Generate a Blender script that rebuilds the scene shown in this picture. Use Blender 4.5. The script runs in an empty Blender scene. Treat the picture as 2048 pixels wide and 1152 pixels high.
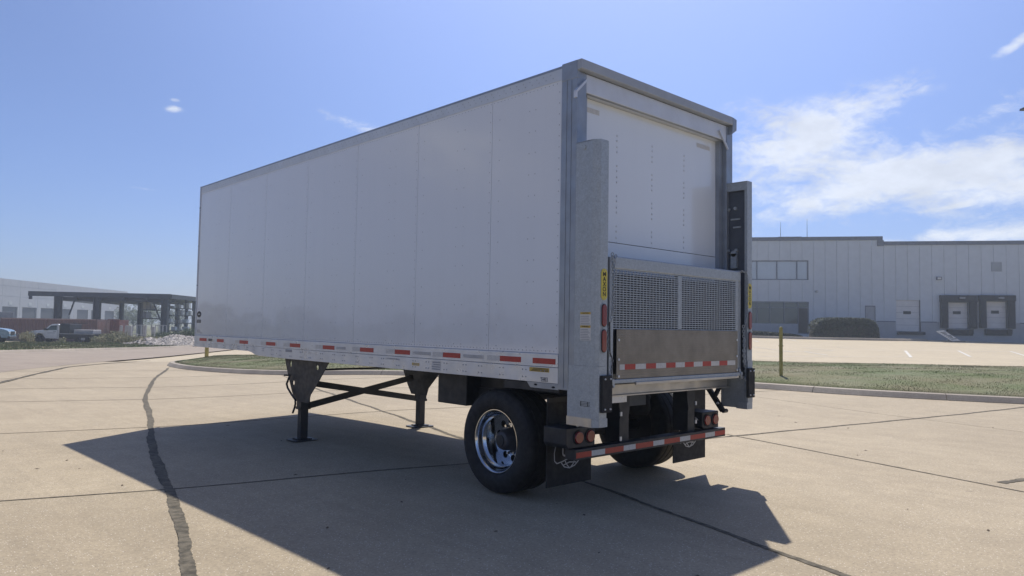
import bpy, bmesh, math, random
from mathutils import Vector, Matrix
random.seed(7)
rad = math.radians
S = bpy.context.scene
COL = S.collection

# ------------------------------------------------------------------ camera
FPX, CX, CY = 1479.0, 1024.0, 576.0
R3 = ((0.7287598, -0.0479704, -0.6830871), (-0.6845648, -0.0266559, -0.7284645), (0.0167364, 0.9984930, -0.0522646))
CAM = Vector((-4.7738858, -4.2851069, 1.6047017))
cd = bpy.data.cameras.new('camera'); co = bpy.data.objects.new('camera', cd); COL.objects.link(co)
M3 = Matrix(R3)
co.matrix_world = Matrix.Translation(CAM) @ M3.to_4x4()
cd.sensor_width = 36; cd.lens = 26.0; cd.clip_start = .05; cd.clip_end = 6000
S.camera = co

# ------------------------------------------------------------------ light
SUN = Vector((2.265, 1.655, 3.96)).normalized()
sun_el = math.asin(SUN.z); sun_az = math.atan2(SUN.x, SUN.y)
ld = bpy.data.lights.new('sun', 'SUN'); ld.energy = 4.0; ld.angle = rad(.53); ld.color = (1, .96, .89)
lo = bpy.data.objects.new('sun', ld); COL.objects.link(lo)
lo.rotation_euler = SUN.to_track_quat('Z', 'Y').to_euler()
S.view_settings.view_transform = 'Standard'; S.view_settings.look = 'None'
S.view_settings.gamma = 1; S.view_settings.use_curve_mapping = False
S.view_settings.exposure = .31
SKY_STRENGTH = .115

def raydir(px, py):
    return (M3 @ Vector((px - CX, -(py - CY), -FPX))).normalized()

# ------------------------------------------------------------------ node helper
class NG:
    def __init__(s, nt): s.nt = nt; s.n = nt.nodes; s.l = nt.links
    def new(s, t, **k):
        n = s.n.new(t)
        for a, b in k.items(): setattr(n, a, b)
        return n
    def set(s, sock, v):
        if hasattr(v, 'node'): s.l.new(v, sock)
        else: sock.default_value = v
    def m(s, op, a, b=None, c=None, clamp=False):
        n = s.new('ShaderNodeMath', operation=op, use_clamp=clamp)
        for i, v in enumerate((a, b, c)):
            if v is not None: s.set(n.inputs[i], v)
        return n.outputs[0]
    def step(s, x, a, b, lo=0., hi=1., smooth=True):
        n = s.new('ShaderNodeMapRange', interpolation_type='SMOOTHSTEP' if smooth else 'LINEAR')
        s.set(n.inputs[0], x)
        for i, v in enumerate((a, b, lo, hi)): s.set(n.inputs[i + 1], v)
        return n.outputs[0]
    def mix(s, f, a, b, mode='MIX'):
        n = s.new('ShaderNodeMix', data_type='RGBA', blend_type=mode)
        s.set(n.inputs[0], f)
        for i, v in ((6, a), (7, b)):
            if not hasattr(v, 'node') and len(v) == 3: v = (*v, 1)
            s.set(n.inputs[i], v)
        return n.outputs[2]
    def noise(s, vec, scale, detail=4, rough=.55, dist=0.):
        n = s.new('ShaderNodeTexNoise')
        if vec is not None: s.l.new(vec, n.inputs['Vector'])
        n.inputs['Scale'].default_value = scale; n.inputs['Detail'].default_value = detail
        n.inputs['Roughness'].default_value = rough; n.inputs['Distortion'].default_value = dist
        return n.outputs['Fac']
    def vor(s, vec, scale, out='Distance', feature='F1'):
        n = s.new('ShaderNodeTexVoronoi', feature=feature)
        if vec is not None: s.l.new(vec, n.inputs['Vector'])
        n.inputs['Scale'].default_value = scale
        return n.outputs[out]
    def mapping(s, vec, scale=(1, 1, 1), rot=(0, 0, 0), loc=(0, 0, 0)):
        n = s.new('ShaderNodeMapping'); s.l.new(vec, n.inputs[0])
        n.inputs['Scale'].default_value = scale; n.inputs['Rotation'].default_value = rot; n.inputs['Location'].default_value = loc
        return n.outputs[0]

# ------------------------------------------------------------------ world: daylight sky with thin cloud
W = bpy.data.worlds.new('World'); S.world = W; W.use_nodes = True
g = NG(W.node_tree); W.node_tree.nodes.clear()
sky = g.new('ShaderNodeTexSky', sky_type='NISHITA', sun_disc=False)
sky.sun_elevation = sun_el; sky.sun_rotation = sun_az
sky.altitude = 200; sky.air_density = 1.0; sky.dust_density = .8; sky.ozone_density = 2.5
tc = g.new('ShaderNodeTexCoord')
sep = g.new('ShaderNodeSeparateXYZ'); g.l.new(tc.outputs['Generated'], sep.inputs[0])
AZ0 = math.atan2(.684, .729)
# azimuth measured from the x=1024 heading, elevation, both in radians
az = g.m('ARCTAN2', g.m('SUBTRACT', g.m('MULTIPLY', sep.outputs[0], math.cos(AZ0)), g.m('MULTIPLY', sep.outputs[1], math.sin(AZ0))),
         g.m('ADD', g.m('MULTIPLY', sep.outputs[0], math.sin(AZ0)), g.m('MULTIPLY', sep.outputs[1], math.cos(AZ0))))
el = g.m('ARCSINE', sep.outputs[2])
cmb = g.new('ShaderNodeCombineXYZ'); g.l.new(az, cmb.inputs[0]); g.l.new(el, cmb.inputs[1])
cmb.inputs[2].default_value = 3.1
P = cmb.outputs[0]
def azel(px, py):
    d = raydir(px, py)
    a = math.atan2(d.x, d.y) - AZ0
    return a, math.asin(d.z)
def blob(px, py, w, h, rot, amt, ab=None):
    a, e = azel(px, py) if ab is None else ab
    ce = math.cos(e); r = rad(rot)
    # pixel scale shrinks towards the frame edge
    k = 1 / 1479. * (math.cos(a) ** 1.5 if ab is None else 1)
    dx = g.m('MULTIPLY', g.m('SUBTRACT', az, a), ce); dy = g.m('SUBTRACT', el, e)
    X = g.m('MULTIPLY_ADD', dx, math.cos(r), g.m('MULTIPLY', dy, math.sin(r)))
    Y = g.m('MULTIPLY_ADD', dx, -math.sin(r), g.m('MULTIPLY', dy, math.cos(r)))
    d2 = g.m('ADD', g.m('POWER', g.m('ABSOLUTE', g.m('DIVIDE', X, w * k)), 2.), g.m('POWER', g.m('ABSOLUTE', g.m('DIVIDE', Y, h * k)), 2.))
    return g.m('MULTIPLY', g.m('POWER', 2.718, g.m('MULTIPLY', d2, -1.)), amt)
blobs = [
    (1560, 310, 150, 62, 12, .62), (1700, 225, 140, 40, 18, .56), (1505, 222, 80, 24, -8, .34),
    (1620, 400, 190, 50, 12, .62), (1830, 345, 160, 50, 4, .60), (1990, 375, 190, 60, 0, .62),
    (2010, 290, 110, 52, 20, .56), (1985, 222, 90, 26, 20, .52), (2035, 85, 50, 11, 30, .60), (1560, 350, 200, 120, 0, .16), (1900, 330, 260, 110, 0, .16),
    (1850, 478, 110, 13, 3, .60), (2010, 468, 150, 26, 0, .75), (1900, 415, 60, 7, 8, .22),
    (347, 218, 17, 7, 8, .52), (350, 200, 11, 4, 0, .40), (705, 247, 70, 18, -14, .56),
    (290, 378, 40, 4, -3, .26), (297, 523, 20, 4, 0, .42), (1040, 20, 260, 60, 0, .05),
]
acc = None
for b in blobs:
    v = blob(*b); acc = v if acc is None else g.m('ADD', acc, v)
for i in range(11):     # the rest of the sky carries the same scattered cloud
    a = .95 + i * .43 + random.uniform(-.1, .1)
    if a > math.pi: a -= 2 * math.pi
    v = blob(0, 0, random.uniform(150, 330), random.uniform(40, 80), random.uniform(-10, 25), .6, (a, random.uniform(.08, .55)))
    acc = g.m('ADD', acc, v)
Pm = g.mapping(P, scale=(1.0, 2.0, 1), rot=(0, 0, rad(-16)))
n1 = g.noise(Pm, 6.5, 12, .66, .5); n2 = g.noise(Pm, 30, 8, .66, .4)
n = g.m('ADD', g.m('MULTIPLY', n1, .58), g.m('MULTIPLY', n2, .42))
dens = g.m('ADD', acc, g.m('MULTIPLY', g.m('SUBTRACT', n, .5), 3.6))
cov = g.m('MULTIPLY', g.step(dens, .12, 1.05), g.step(acc, .03, .3))
shade = g.step(g.noise(Pm, 12, 6, .6, .2), .3, .7, .80, 1.0)
hz = g.step(el, -.02, .42, 1., 0., False)
tint = g.mix(hz, (.67, .665, .80), (.42, .49, .74))
skyc = g.mix(1., sky.outputs[0], tint, 'MULTIPLY')
# hazy glow round the sun
dp = g.new('ShaderNodeVectorMath', operation='DOT_PRODUCT'); g.l.new(tc.outputs['Generated'], dp.inputs[0]); dp.inputs[1].default_value = SUN
glow = g.m('MULTIPLY_ADD', g.step(dp.outputs['Value'], .62, 1.0), .5, 1.)
gc = g.new('ShaderNodeCombineColor')
for i in range(3): g.l.new(glow, gc.inputs[i])
skyc = g.mix(1., skyc, gc.outputs[0], 'MULTIPLY')
cc = g.new('ShaderNodeCombineColor')
for i, c in enumerate((6.5, 6.8, 7.3)): g.l.new(g.m('MULTIPLY', shade, c), cc.inputs[i])
skyf = g.mix(g.m('MULTIPLY', cov, .82), skyc, cc.outputs[0])
bg = g.new('ShaderNodeBackground'); g.l.new(skyf, bg.inputs[0]); bg.inputs[1].default_value = SKY_STRENGTH
wo = g.new('ShaderNodeOutputWorld'); g.l.new(bg.outputs[0], wo.inputs[0])

# ------------------------------------------------------------------ terrain and placing
Fv = Vector((.6842, .7293, 0)); Uv = Vector((.7293, -.6842, 0))
def sst(a, b, x):
    t = min(1., max(0., (x - a) / (b - a))); return t * t * (3 - 2 * t)
def uv_of(x, y):
    dx, dy = x - CAM.x, y - CAM.y
    return dx * Uv.x + dy * Uv.y, dx * Fv.x + dy * Fv.y
def ter(x, y):
    u, v = uv_of(x, y); a = u / max(v, 1.)
    wl = sst(.12, .5, -a); wr = sst(0, .25, a)
    return -.012 * min(max(v - 4, 0), 80) * wl + .0165 * min(max(v - 15, 0), 66) * wr * (1 - .15 * sst(.45, .7, a))
def hit(px, py, off=0.):
    r = raydir(px, py); t = 1.
    while t < 900:
        q = CAM + r * t
        if q.z < ter(q.x, q.y) + off: break
        t = t * 1.002 + .002
    return Vector((q.x, q.y, ter(q.x, q.y)))
def at(px, v, off=0.):
    """ground point seen in column px at forward distance v"""
    u = (px - 1024) / 1479. * v
    p = CAM + Uv * u + Fv * v
    return Vector((p.x, p.y, ter(p.x, p.y) + off))
def xp(px, py, X): r = raydir(px, py); return CAM + r * ((X - CAM.x) / r.x)
def yp(px, py, Y): r = raydir(px, py); return CAM + r * ((Y - CAM.y) / r.y)

# ------------------------------------------------------------------ materials
MATS = {}
def mat(name, col, rough=.6, metal=0., var=.12, scale=6., bump=0., bscale=None, coat=0., col2=None, kind=None, spec=.5, rnd=0., island=False, dirt=0.):
    if name in MATS: return MATS[name]
    m = bpy.data.materials.new(name); m.use_nodes = True
    t = NG(m.node_tree); b = m.node_tree.nodes['Principled BSDF']
    b.inputs['Roughness'].default_value = rough; b.inputs['Metallic'].default_value = metal
    b.inputs['Specular IOR Level'].default_value = spec
    if coat: b.inputs['Coat Weight'].default_value = coat; b.inputs['Coat Roughness'].default_value = .08
    tcn = t.new('ShaderNodeTexCoord'); P = tcn.outputs['Object']
    c2 = col2 or tuple(max(0, c * (1 - 2.2 * var)) for c in col)
    f = t.step(t.noise(P, scale, 6, .6), .3, .7)
    c = t.mix(f, col, c2)
    if dirt:
        f2 = t.step(t.noise(P, scale * .35, 8, .7, .6), .5, .75, 0, dirt)
        c = t.mix(f2, c, (.16, .13, .10))
    if rnd:
        oi = t.new('ShaderNodeObjectInfo')
        k = t.m('MULTIPLY_ADD', oi.outputs['Random'], 2 * rnd, 1 - rnd)
        cb = t.new('ShaderNodeCombineColor')
        for i in range(3): t.l.new(k, cb.inputs[i])
        c = t.mix(1., c, cb.outputs[0], 'MULTIPLY')
    if island:
        gi = t.new('ShaderNodeNewGeometry')
        k = t.m('MULTIPLY_ADD', gi.outputs['Random Per Island'], .9, .55)
        cb = t.new('ShaderNodeCombineColor')
        for i in range(3): t.l.new(k, cb.inputs[i])
        c = t.mix(1., c, cb.outputs[0], 'MULTIPLY')
    t.l.new(c, b.inputs['Base Color'])
    r = t.step(t.noise(P, scale * 1.7, 4), .3, .7, max(0, rough - .08), min(1, rough + .1))
    t.l.new(r, b.inputs['Roughness'])
    if bump:
        bn = t.new('ShaderNodeBump'); bn.inputs['Strength'].default_value = bump; bn.inputs['Distance'].default_value = .01
        t.l.new(t.noise(P, bscale or scale * 8, 5), bn.inputs['Height']); t.l.new(bn.outputs[0], b.inputs['Normal'])
    MATS[name] = m; return m

def concrete(name, c1, c2, speck=.5, rnd=.05):
    m = bpy.data.materials.new(name); m.use_nodes = True
    t = NG(m.node_tree); b = m.node_tree.nodes['Principled BSDF']
    gp = t.new('ShaderNodeNewGeometry'); P = gp.outputs['Position']
    big = t.step(t.noise(P, .35, 5, .6, .4), .3, .7)
    c = t.mix(big, c1, c2)
    med = t.step(t.noise(P, 2.6, 7, .65, .3), .35, .68, .94, 1.04)
    fine = t.step(t.noise(P, 38, 4, .7), .3, .7, .84, 1.12)
    k = t.m('MULTIPLY', med, fine)
    oi = t.new('ShaderNodeObjectInfo'); k = t.m('MULTIPLY', k, t.m('MULTIPLY_ADD', oi.outputs['Random'], 2 * rnd, 1 - rnd))
    # brushed / tyre streaks running along the traffic direction
    st = t.noise(t.mapping(P, scale=(3.2, .22, 1), rot=(0, 0, rad(14))), 1.4, 6, .65, .5)
    k = t.m('MULTIPLY', k, t.step(st, .35, .75, 1.03, .93))
    cb = t.new('ShaderNodeCombineColor')
    for i in range(3): t.l.new(k, cb.inputs[i])
    c = t.mix(1., c, cb.outputs[0], 'MULTIPLY')
    # exposed aggregate: pale and dark stones
    v = t.vor(P, 62); vc = t.vor(P, 62, 'Color')
    sc = t.new('ShaderNodeSeparateColor'); t.l.new(vc, sc.inputs[0])
    stone = t.m('MULTIPLY', t.step(v, .32, .2), t.m('GREATER_THAN', sc.outputs[0], .76))
    c = t.mix(t.m('MULTIPLY', stone, speck), c, (.74, .66, .55))
    dark = t.m('MULTIPLY', t.step(v, .34, .2), t.m('LESS_THAN', sc.outputs[1], .16))
    c = t.mix(t.m('MULTIPLY', dark, speck), c, (.13, .10, .08))
    # oil drips and small stains
    sp = t.vor(P, 1.1); spn = t.noise(P, 9, 4)
    stn = t.step(t.m('ADD', sp, t.m('MULTIPLY', spn, .06)), .085, .05, 0, .35)
    c = t.mix(stn, c, (.10, .085, .07))
    # hairline cracks
    cr = t.vor(t.mapping(P, scale=(1, 1, 0)), .16, 'Distance', 'DISTANCE_TO_EDGE')
    t.l.new(c, b.inputs['Base Color'])
    b.inputs['Roughness'].default_value = .82; b.inputs['Specular IOR Level'].default_value = .35
    bn = t.new('ShaderNodeBump'); bn.inputs['Strength'].default_value = .55; bn.inputs['Distance'].default_value = .006
    h = t.m('ADD', t.m('MULTIPLY', t.noise(P, 70, 4), .7), t.m('MULTIPLY', v, -.5))
    t.l.new(h, bn.inputs['Height']); t.l.new(bn.outputs[0], b.inputs['Normal'])
    MATS[name] = m; return m

concrete('yard_concrete', (.400, .325, .218), (.355, .286, .190), .8, .045)
concrete('road_concrete', (.33, .265, .20), (.29, .232, .175), .3, .02)
concrete('lot_concrete', (.50, .415, .28), (.46, .38, .255), .3, .02)
concrete('kerb_concrete', (.42, .36, .28), (.30, .25, .195), .4, .08)

def trailer_paint(name, col, rough, wav=.25):
    m = bpy.data.materials.new(name); m.use_nodes = True
    t = NG(m.node_tree); b = m.node_tree.nodes['Principled BSDF']
    tcn = t.new('ShaderNodeTexCoord'); P = tcn.outputs['Object']
    streak = t.noise(t.mapping(P, scale=(1, 1.2, .12)), 5, 6, .7, .3)
    c = t.mix(t.step(streak, .4, .8, 0, .25), col, tuple(x * .93 for x in col))
    dz = t.new('ShaderNodeSeparateXYZ'); t.l.new(P, dz.inputs[0])
    grime = t.m('MULTIPLY', t.step(dz.outputs[2], 2.4, 1.3), t.step(t.noise(P, 3.5, 8, .7), .45, .8, 0, .16))
    c = t.mix(grime, c, (.34, .29, .24))
    t.l.new(c, b.inputs['Base Color'])
    b.inputs['Roughness'].default_value = rough; b.inputs['Specular IOR Level'].default_value = .5
    b.inputs['Coat Weight'].default_value = .6; b.inputs['Coat Roughness'].default_value = .03
    bn = t.new('ShaderNodeBump'); bn.inputs['Strength'].default_value = wav; bn.inputs['Distance'].default_value = .012
    t.l.new(t.noise(t.mapping(P, scale=(1, 3.0, .25)), 1.5, 2, .4), bn.inputs['Height']); t.l.new(bn.outputs[0], b.inputs['Normal'])
    MATS[name] = m; return m
trailer_paint('white_panel', (.665, .70, .745), .13, .16)
trailer_paint('door_white', (.72, .77, .82), .2, .08)
m_rail = mat('aluminium_rail', (.62, .65, .69), .34, .45, .06, 4, .05)
m_galv = mat('galvanised', (.385, .425, .455), .5, .4, .04, 20, .05, 90, dirt=.04)
def galv_spangle():
    t = NG(m_galv.node_tree); b = m_galv.node_tree.nodes['Principled BSDF']
    tcn = t.new('ShaderNodeTexCoord')
    vc = t.vor(tcn.outputs['Object'], 90, 'Color'); sc = t.new('ShaderNodeSeparateColor'); t.l.new(vc, sc.inputs[0])
    old = b.inputs['Base Color'].links[0].from_socket
    k = t.m('MULTIPLY_ADD', sc.outputs[0], .18, .91); cb = t.new('ShaderNodeCombineColor')
    for i in range(3): t.l.new(k, cb.inputs[i])
    t.l.new(t.mix(1., old, cb.outputs[0], 'MULTIPLY'), b.inputs['Base Color'])
galv_spangle()
m_steel = mat('stainless', (.50, .49, .47), .36, .8, .08, 5, .05, dirt=.1)
m_frame = mat('grey_frame', (.33, .365, .41), .38, .45, .08, 5, .03)
m_hdr = mat('header_aluminium', (.36, .40, .46), .5, .0, .06, 5, .03)
m_toprail = mat('top_rail_aluminium', (.56, .61, .67), .4, .15, .04, 4, .03)
m_hdr2 = mat('header_sheet', (.60, .65, .73), .4, .1, .05, 4, .03)
m_black = mat('black_paint', (.016, .020, .027), .5, 0, .2, 8, .04, dirt=.06)
m_rubber = mat('rubber', (.017, .0175, .019), .75, 0, .2, 12, .1, dirt=.16)
m_dark = mat('dark_recess', (.012, .012, .014), .6)
m_chrome = mat('chrome', (.68, .69, .70), .10, 1., .02)
m_red = mat('red_tape', (.42, .028, .022), .35, 0, .08, 30)
m_redsil = mat('silver_tape', (.58, .58, .56), .4, 0, .08, 40)
m_lens = mat('red_lens', (.21, .009, .010), .15, 0, .05, 4, coat=.5)
m_dlens = mat('dark_lens', (.05, .04, .05), .2)
m_yel = mat('yellow_badge', (.62, .52, .06), .4, 0, .05)
m_ylabel = mat('yellow_label', (.55, .38, .07), .45, 0, .08)
m_white = mat('white_label', (.62, .62, .60), .5, 0, .05)
m_print = mat('black_print', (.02, .02, .02), .5, 0, .05)
m_gprint = mat('grey_print', (.30, .31, .33), .5, 0, .05)
m_wprint = mat('pale_print', (.55, .56, .57), .5, 0, .05)
m_tread = mat('tread_plate', (.27, .245, .205), .42, .55, .1, 6)
def tread():
    t = NG(m_tread.node_tree); b = m_tread.node_tree.nodes['Principled BSDF']
    tcn = t.new('ShaderNodeTexCoord'); sp = t.new('ShaderNodeSeparateXYZ'); t.l.new(tcn.outputs['Object'], sp.inputs[0])
    a = t.m('SINE', t.m('MULTIPLY', t.m('ADD', sp.outputs[0], sp.outputs[2]), 150.)); c = t.m('SINE', t.m('MULTIPLY', t.m('SUBTRACT', sp.outputs[0], sp.outputs[2]), 150.))
    h = t.step(t.m('MULTIPLY', a, c), .35, .8)
    bn = t.new('ShaderNodeBump'); bn.inputs['Strength'].default_value = .9; bn.inputs['Distance'].default_value = .004
    t.l.new(h, bn.inputs['Height']); t.l.new(bn.outputs[0], b.inputs['Normal'])
tread()
m_tar = mat('crack_tar', (.075, .067, .052), .9, 0, .25, 12, .5, 70, col2=(.18, .155, .115), spec=.15)
m_joint = mat('joint_filler', (.055, .048, .042), .85, 0, .25, 20, .2)
m_soil = mat('soil', (.11, .095, .055), .95, 0, .3, 1.2, .3)
m_grassbase = mat('turf', (.10, .125, .035), .95, 0, .2, .35, .4, 30, col2=(.18, .155, .08))
m_blade = mat('grass_blade', (.105, .15, .04), .8, 0, .2, .35, island=True, col2=(.23, .20, .105))
m_weed = mat('weed', (.20, .20, .09), .85, 0, .2, 1.2, island=True, col2=(.30, .26, .15))
m_leaf = mat('leaf', (.055, .09, .03), .7, 0, .2, 1.2, island=True, col2=(.08, .11, .04))
m_hedge = mat('hedge_leaf', (.030, .052, .020), .7, 0, .2, 2.5, island=True)
m_bark = mat('bark', (.12, .09, .07), .9, 0, .2, 6, .3)
m_rock = mat('rock', (.50, .455, .40), .9, 0, .15, 3, .3, island=True, col2=(.30, .26, .22))
m_post = mat('yellow_post', (.42, .34, .08), .5, 0, .12, 5, .05, dirt=.3)
m_lotline = mat('road_paint', (.66, .62, .54), .7, 0, .1, 9)
m_wall = mat('grey_wall_panel', (.51, .555, .60), .45, .0, .03, 1.5, rnd=.012)
m_plinth = mat('plinth', (.36, .37, .39), .6, 0, .05, 2)
m_cap = mat('dark_cap', (.13, .15, .19), .45)
m_ddoor = mat('dock_door', (.64, .63, .62), .5, 0, .04, 2)
m_seal = mat('dock_seal', (.030, .034, .042), .85, 0, .15, 4)
m_glass = mat('window_glass', (.09, .105, .10), .05, .35, .04, 2, spec=.9)
m_cglass = mat('car_glass', (.05, .07, .08), .06, 0, .04, 2, spec=.9)
m_lglass = mat('sky_glass', (.44, .47, .50), .06, .15, .03, 2, spec=1.)  # pale base colour paints in the sky reflected by the upper windows
m_wh = mat('warehouse_panel', (.50, .50, .52), .7, 0, .04, .6)
m_whd = mat('warehouse_door', (.05, .058, .072), .6, 0, .1, 2)
m_rust = mat('red_container', (.245, .085, .065), .6, .1, .15, 1.5, .1, dirt=.3)
m_rust2 = mat('bare_container_side', (.20, .105, .095), .6, .1, .1, 1.5, .1, dirt=.3)
m_pink = mat('faded_red_bars', (.40, .27, .24), .7, 0, .1, 3)
m_run = mat('runner_steel', (.085, .10, .125), .5, .2, .1, 5)
m_shed = mat('shed_steel', (.060, .070, .082), .55, .2, .1, 2)
m_shed2 = mat('shed_roof', (.13, .15, .15), .6, .2, .1, 1)
m_pale = mat('pale_slab', (.42, .41, .41), .8, 0, .1, 3)
m_wtank = mat('white_plastic', (.62, .63, .62), .4, 0, .05, 3)
m_twhite = mat('white_car_paint', (.68, .69, .69), .25, 0, .03, 2, coat=.4)
m_tblue = mat('pale_blue_car_paint', (.19, .30, .38), .25, .1, .03, 2, coat=.4)
m_metal = mat('worn_steel', (.09, .09, .10), .5, .6, .15, 6)

# ------------------------------------------------------------------ mesh builder
class MB:
    def __init__(s): s.v = []; s.f = []
    def add(s, vs, fs):
        o = len(s.v); s.v += [tuple(p) for p in vs]; s.f += [tuple(o + i for i in f) for f in fs]; return s
    def box(s, x0, x1, y0, y1, z0, z1, M=None):
        vs = [Vector(p) for p in ((x0, y0, z0), (x1, y0, z0), (x1, y1, z0), (x0, y1, z0), (x0, y0, z1), (x1, y0, z1), (x1, y1, z1), (x0, y1, z1))]
        if M: vs = [M @ p for p in vs]
        return s.add(vs, [(0, 3, 2, 1), (4, 5, 6, 7), (0, 1, 5, 4), (1, 2, 6, 5), (2, 3, 7, 6), (3, 0, 4, 7)])
    def ring(s, p0, p1, r0, r1, n=12, caps=True):
        p0 = Vector(p0); p1 = Vector(p1); d = (p1 - p0).normalized()
        a = d.orthogonal().normalized(); b = d.cross(a)
        vs = []
        for p, r in ((p0, r0), (p1, r1)):
            for i in range(n):
                t = 2 * math.pi * i / n; vs.append(p + a * (r * math.cos(t)) + b * (r * math.sin(t)))
        fs = [(i, (i + 1) % n, n + (i + 1) % n, n + i) for i in range(n)]
        if caps: fs += [tuple(range(n - 1, -1, -1)), tuple(range(n, 2 * n))]
        return s.add(vs, fs)
    def tube(s, pts, r, n=8):
        for a, b in zip(pts[:-1], pts[1:]): s.ring(a, b, r, r, n)
        return s
    def bar(s, p0, p1, w, h, up=(0, 0, 1)):
        p0 = Vector(p0); p1 = Vector(p1); d = (p1 - p0).normalized(); L = (p1 - p0).length
        sx = d.cross(Vector(up)).normalized(); uz = sx.cross(d)
        M = Matrix((sx, d, uz)).transposed().to_4x4(); M.translation = p0
        return s.box(-w / 2, w / 2, 0, L, -h / 2, h / 2, M)
    def prism(s, poly, axis, a, b):
        """poly in the two other axes (in order), extruded along axis from a to b"""
        n = len(poly)
        def mk(p, q, c):
            return {0: (c, p, q), 1: (p, c, q), 2: (p, q, c)}[axis]
        vs = [mk(p, q, a) for p, q in poly] + [mk(p, q, b) for p, q in poly]
        fs = [tuple(range(n)), tuple(range(2 * n - 1, n - 1, -1))] + [(i, (i + 1) % n, n + (i + 1) % n, n + i) for i in range(n)]
        return s.add(vs, fs)
    def revolve(s, prof, c, axis='X', n=48):
        """prof list of (axial, radius)"""
        vs = []
        for ax, r in prof:
            for i in range(n):
                t = 2 * math.pi * i / n
                vs.append((c[0] + ax, c[1] + r * math.cos(t), c[2] + r * math.sin(t)) if axis == 'X' else (c[0] + r * math.cos(t), c[1] + ax, c[2] + r * math.sin(t)))
        fs = []
        for k in range(len(prof) - 1):
            for i in range(n):
                j = (i + 1) % n; fs.append((k * n + i, k * n + j, (k + 1) * n + j, (k + 1) * n + i))
        return s.add(vs, fs)
    def quad(s, a, b, c, d): return s.add([a, b, c, d], [(0, 1, 2, 3)])
    def mesh(s, name):
        me = bpy.data.meshes.new(name); me.from_pydata(s.v, [], s.f); me.update()
        bm = bmesh.new(); bm.from_mesh(me); bmesh.ops.recalc_face_normals(bm, faces=bm.faces); bm.to_mesh(me); bm.free()
        return me
    def build(s, name, material, parent=None, bevel=0., smooth=False, seg=2):
        o = bpy.data.objects.new(name, s.mesh(name)); COL.objects.link(o)
        o.data.materials.append(material)
        if parent: o.parent = parent
        if smooth:
            for p in o.data.polygons: p.use_smooth = True
        if bevel:
            b = o.modifiers.new('bevel', 'BEVEL'); b.width = bevel; b.segments = seg; b.limit_method = 'ANGLE'; b.angle_limit = rad(40)
            b.harden_normals = False
        return o
def autosmooth(o, ang=35):
    me = o.data
    for p in me.polygons: p.use_smooth = True
    bm = bmesh.new(); bm.from_mesh(me)
    for e in bm.edges:
        if len(e.link_faces) == 2 and e.calc_face_angle(0) > rad(ang): e.smooth = False
    bm.to_mesh(me); bm.free(); return o
def tag(o, label=None, cat=None, group=None, kind=None):
    if label: o['label'] = label
    if cat: o['category'] = cat
    if group: o['group'] = group
    if kind: o['kind'] = kind
    return o
def empty(name, loc, rz=0.):
    o = bpy.data.objects.new(name, None); COL.objects.link(o); o.location = loc; o.rotation_euler = (0, 0, rz)
    o.empty_display_size = .2; return o
def copy_tree(o, parent=None):
    c = o.copy(); COL.objects.link(c)
    if parent: c.parent = parent
    for ch in [x for x in bpy.data.objects if x.parent == o]: copy_tree(ch, c)
    return c
def text(s, size, M, material, name, parent, ext=.0006, align='CENTER', sx=1., spacing=1.):
    cu = bpy.data.curves.new(name, 'FONT'); cu.body = s; cu.size = size; cu.extrude = ext; cu.align_x = align; cu.align_y = 'CENTER'
    cu.offset = size * .012
    to = bpy.data.objects.new(name, cu); COL.objects.link(to)
    dg = bpy.context.evaluated_depsgraph_get(); me = bpy.data.meshes.new_from_object(to.evaluated_get(dg))
    bpy.data.objects.remove(to); me.transform(Matrix.Diagonal((sx, 1, 1, 1))); me.transform(M)
    o = bpy.data.objects.new(name, me); COL.objects.link(o); me.materials.clear(); me.materials.append(material)
    if parent: o.parent = parent
    return o
def MS(y, z, x=-.016):   # lettering on the left side of the trailer
    M = Matrix(((0, 0, -1), (-1, 0, 0), (0, 1, 0))).to_4x4(); M.translation = (x, y, z); return M
def MR(x, z, y):         # lettering facing rearwards
    M = Matrix(((1, 0, 0), (0, 0, -1), (0, 1, 0))).to_4x4(); M.translation = (x, y, z); return M
def plate2d(name, outer, holes, material, parent, M, thick):
    """flat plate with round holes"""
    cu = bpy.data.curves.new(name, 'CURVE'); cu.dimensions = '2D'; cu.fill_mode = 'BOTH'; cu.extrude = thick / 2
    def spl(pts):
        sp = cu.splines.new('POLY'); sp.points.add(len(pts) - 1)
        for i, p in enumerate(pts): sp.points[i].co = (p[0], p[1], 0, 1)
        sp.use_cyclic_u = True
    spl(outer)
    for (x, y, rx, ry) in holes: spl([(x + rx * math.cos(t * math.pi / 8), y + ry * math.sin(t * math.pi / 8)) for t in range(16)])
    to = bpy.data.objects.new(name, cu); COL.objects.link(to)
    dg = bpy.context.evaluated_depsgraph_get(); me = bpy.data.meshes.new_from_object(to.evaluated_get(dg)); bpy.data.objects.remove(to)
    me.transform(M); o = bpy.data.objects.new(name, me); COL.objects.link(o); me.materials.clear(); me.materials.append(material); o.parent = parent
    return o
def stadium(cx, cz, w, h, n=10):
    r = w / 2; pts = []
    for i in range(n + 1): t = math.pi * i / n; pts.append((cx + r * math.cos(t), cz + h / 2 - r + r * math.sin(t)))
    for i in range(n + 1): t = math.pi + math.pi * i / n; pts.append((cx + r * math.cos(t), cz - h / 2 + r + r * math.sin(t)))
    return pts

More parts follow.
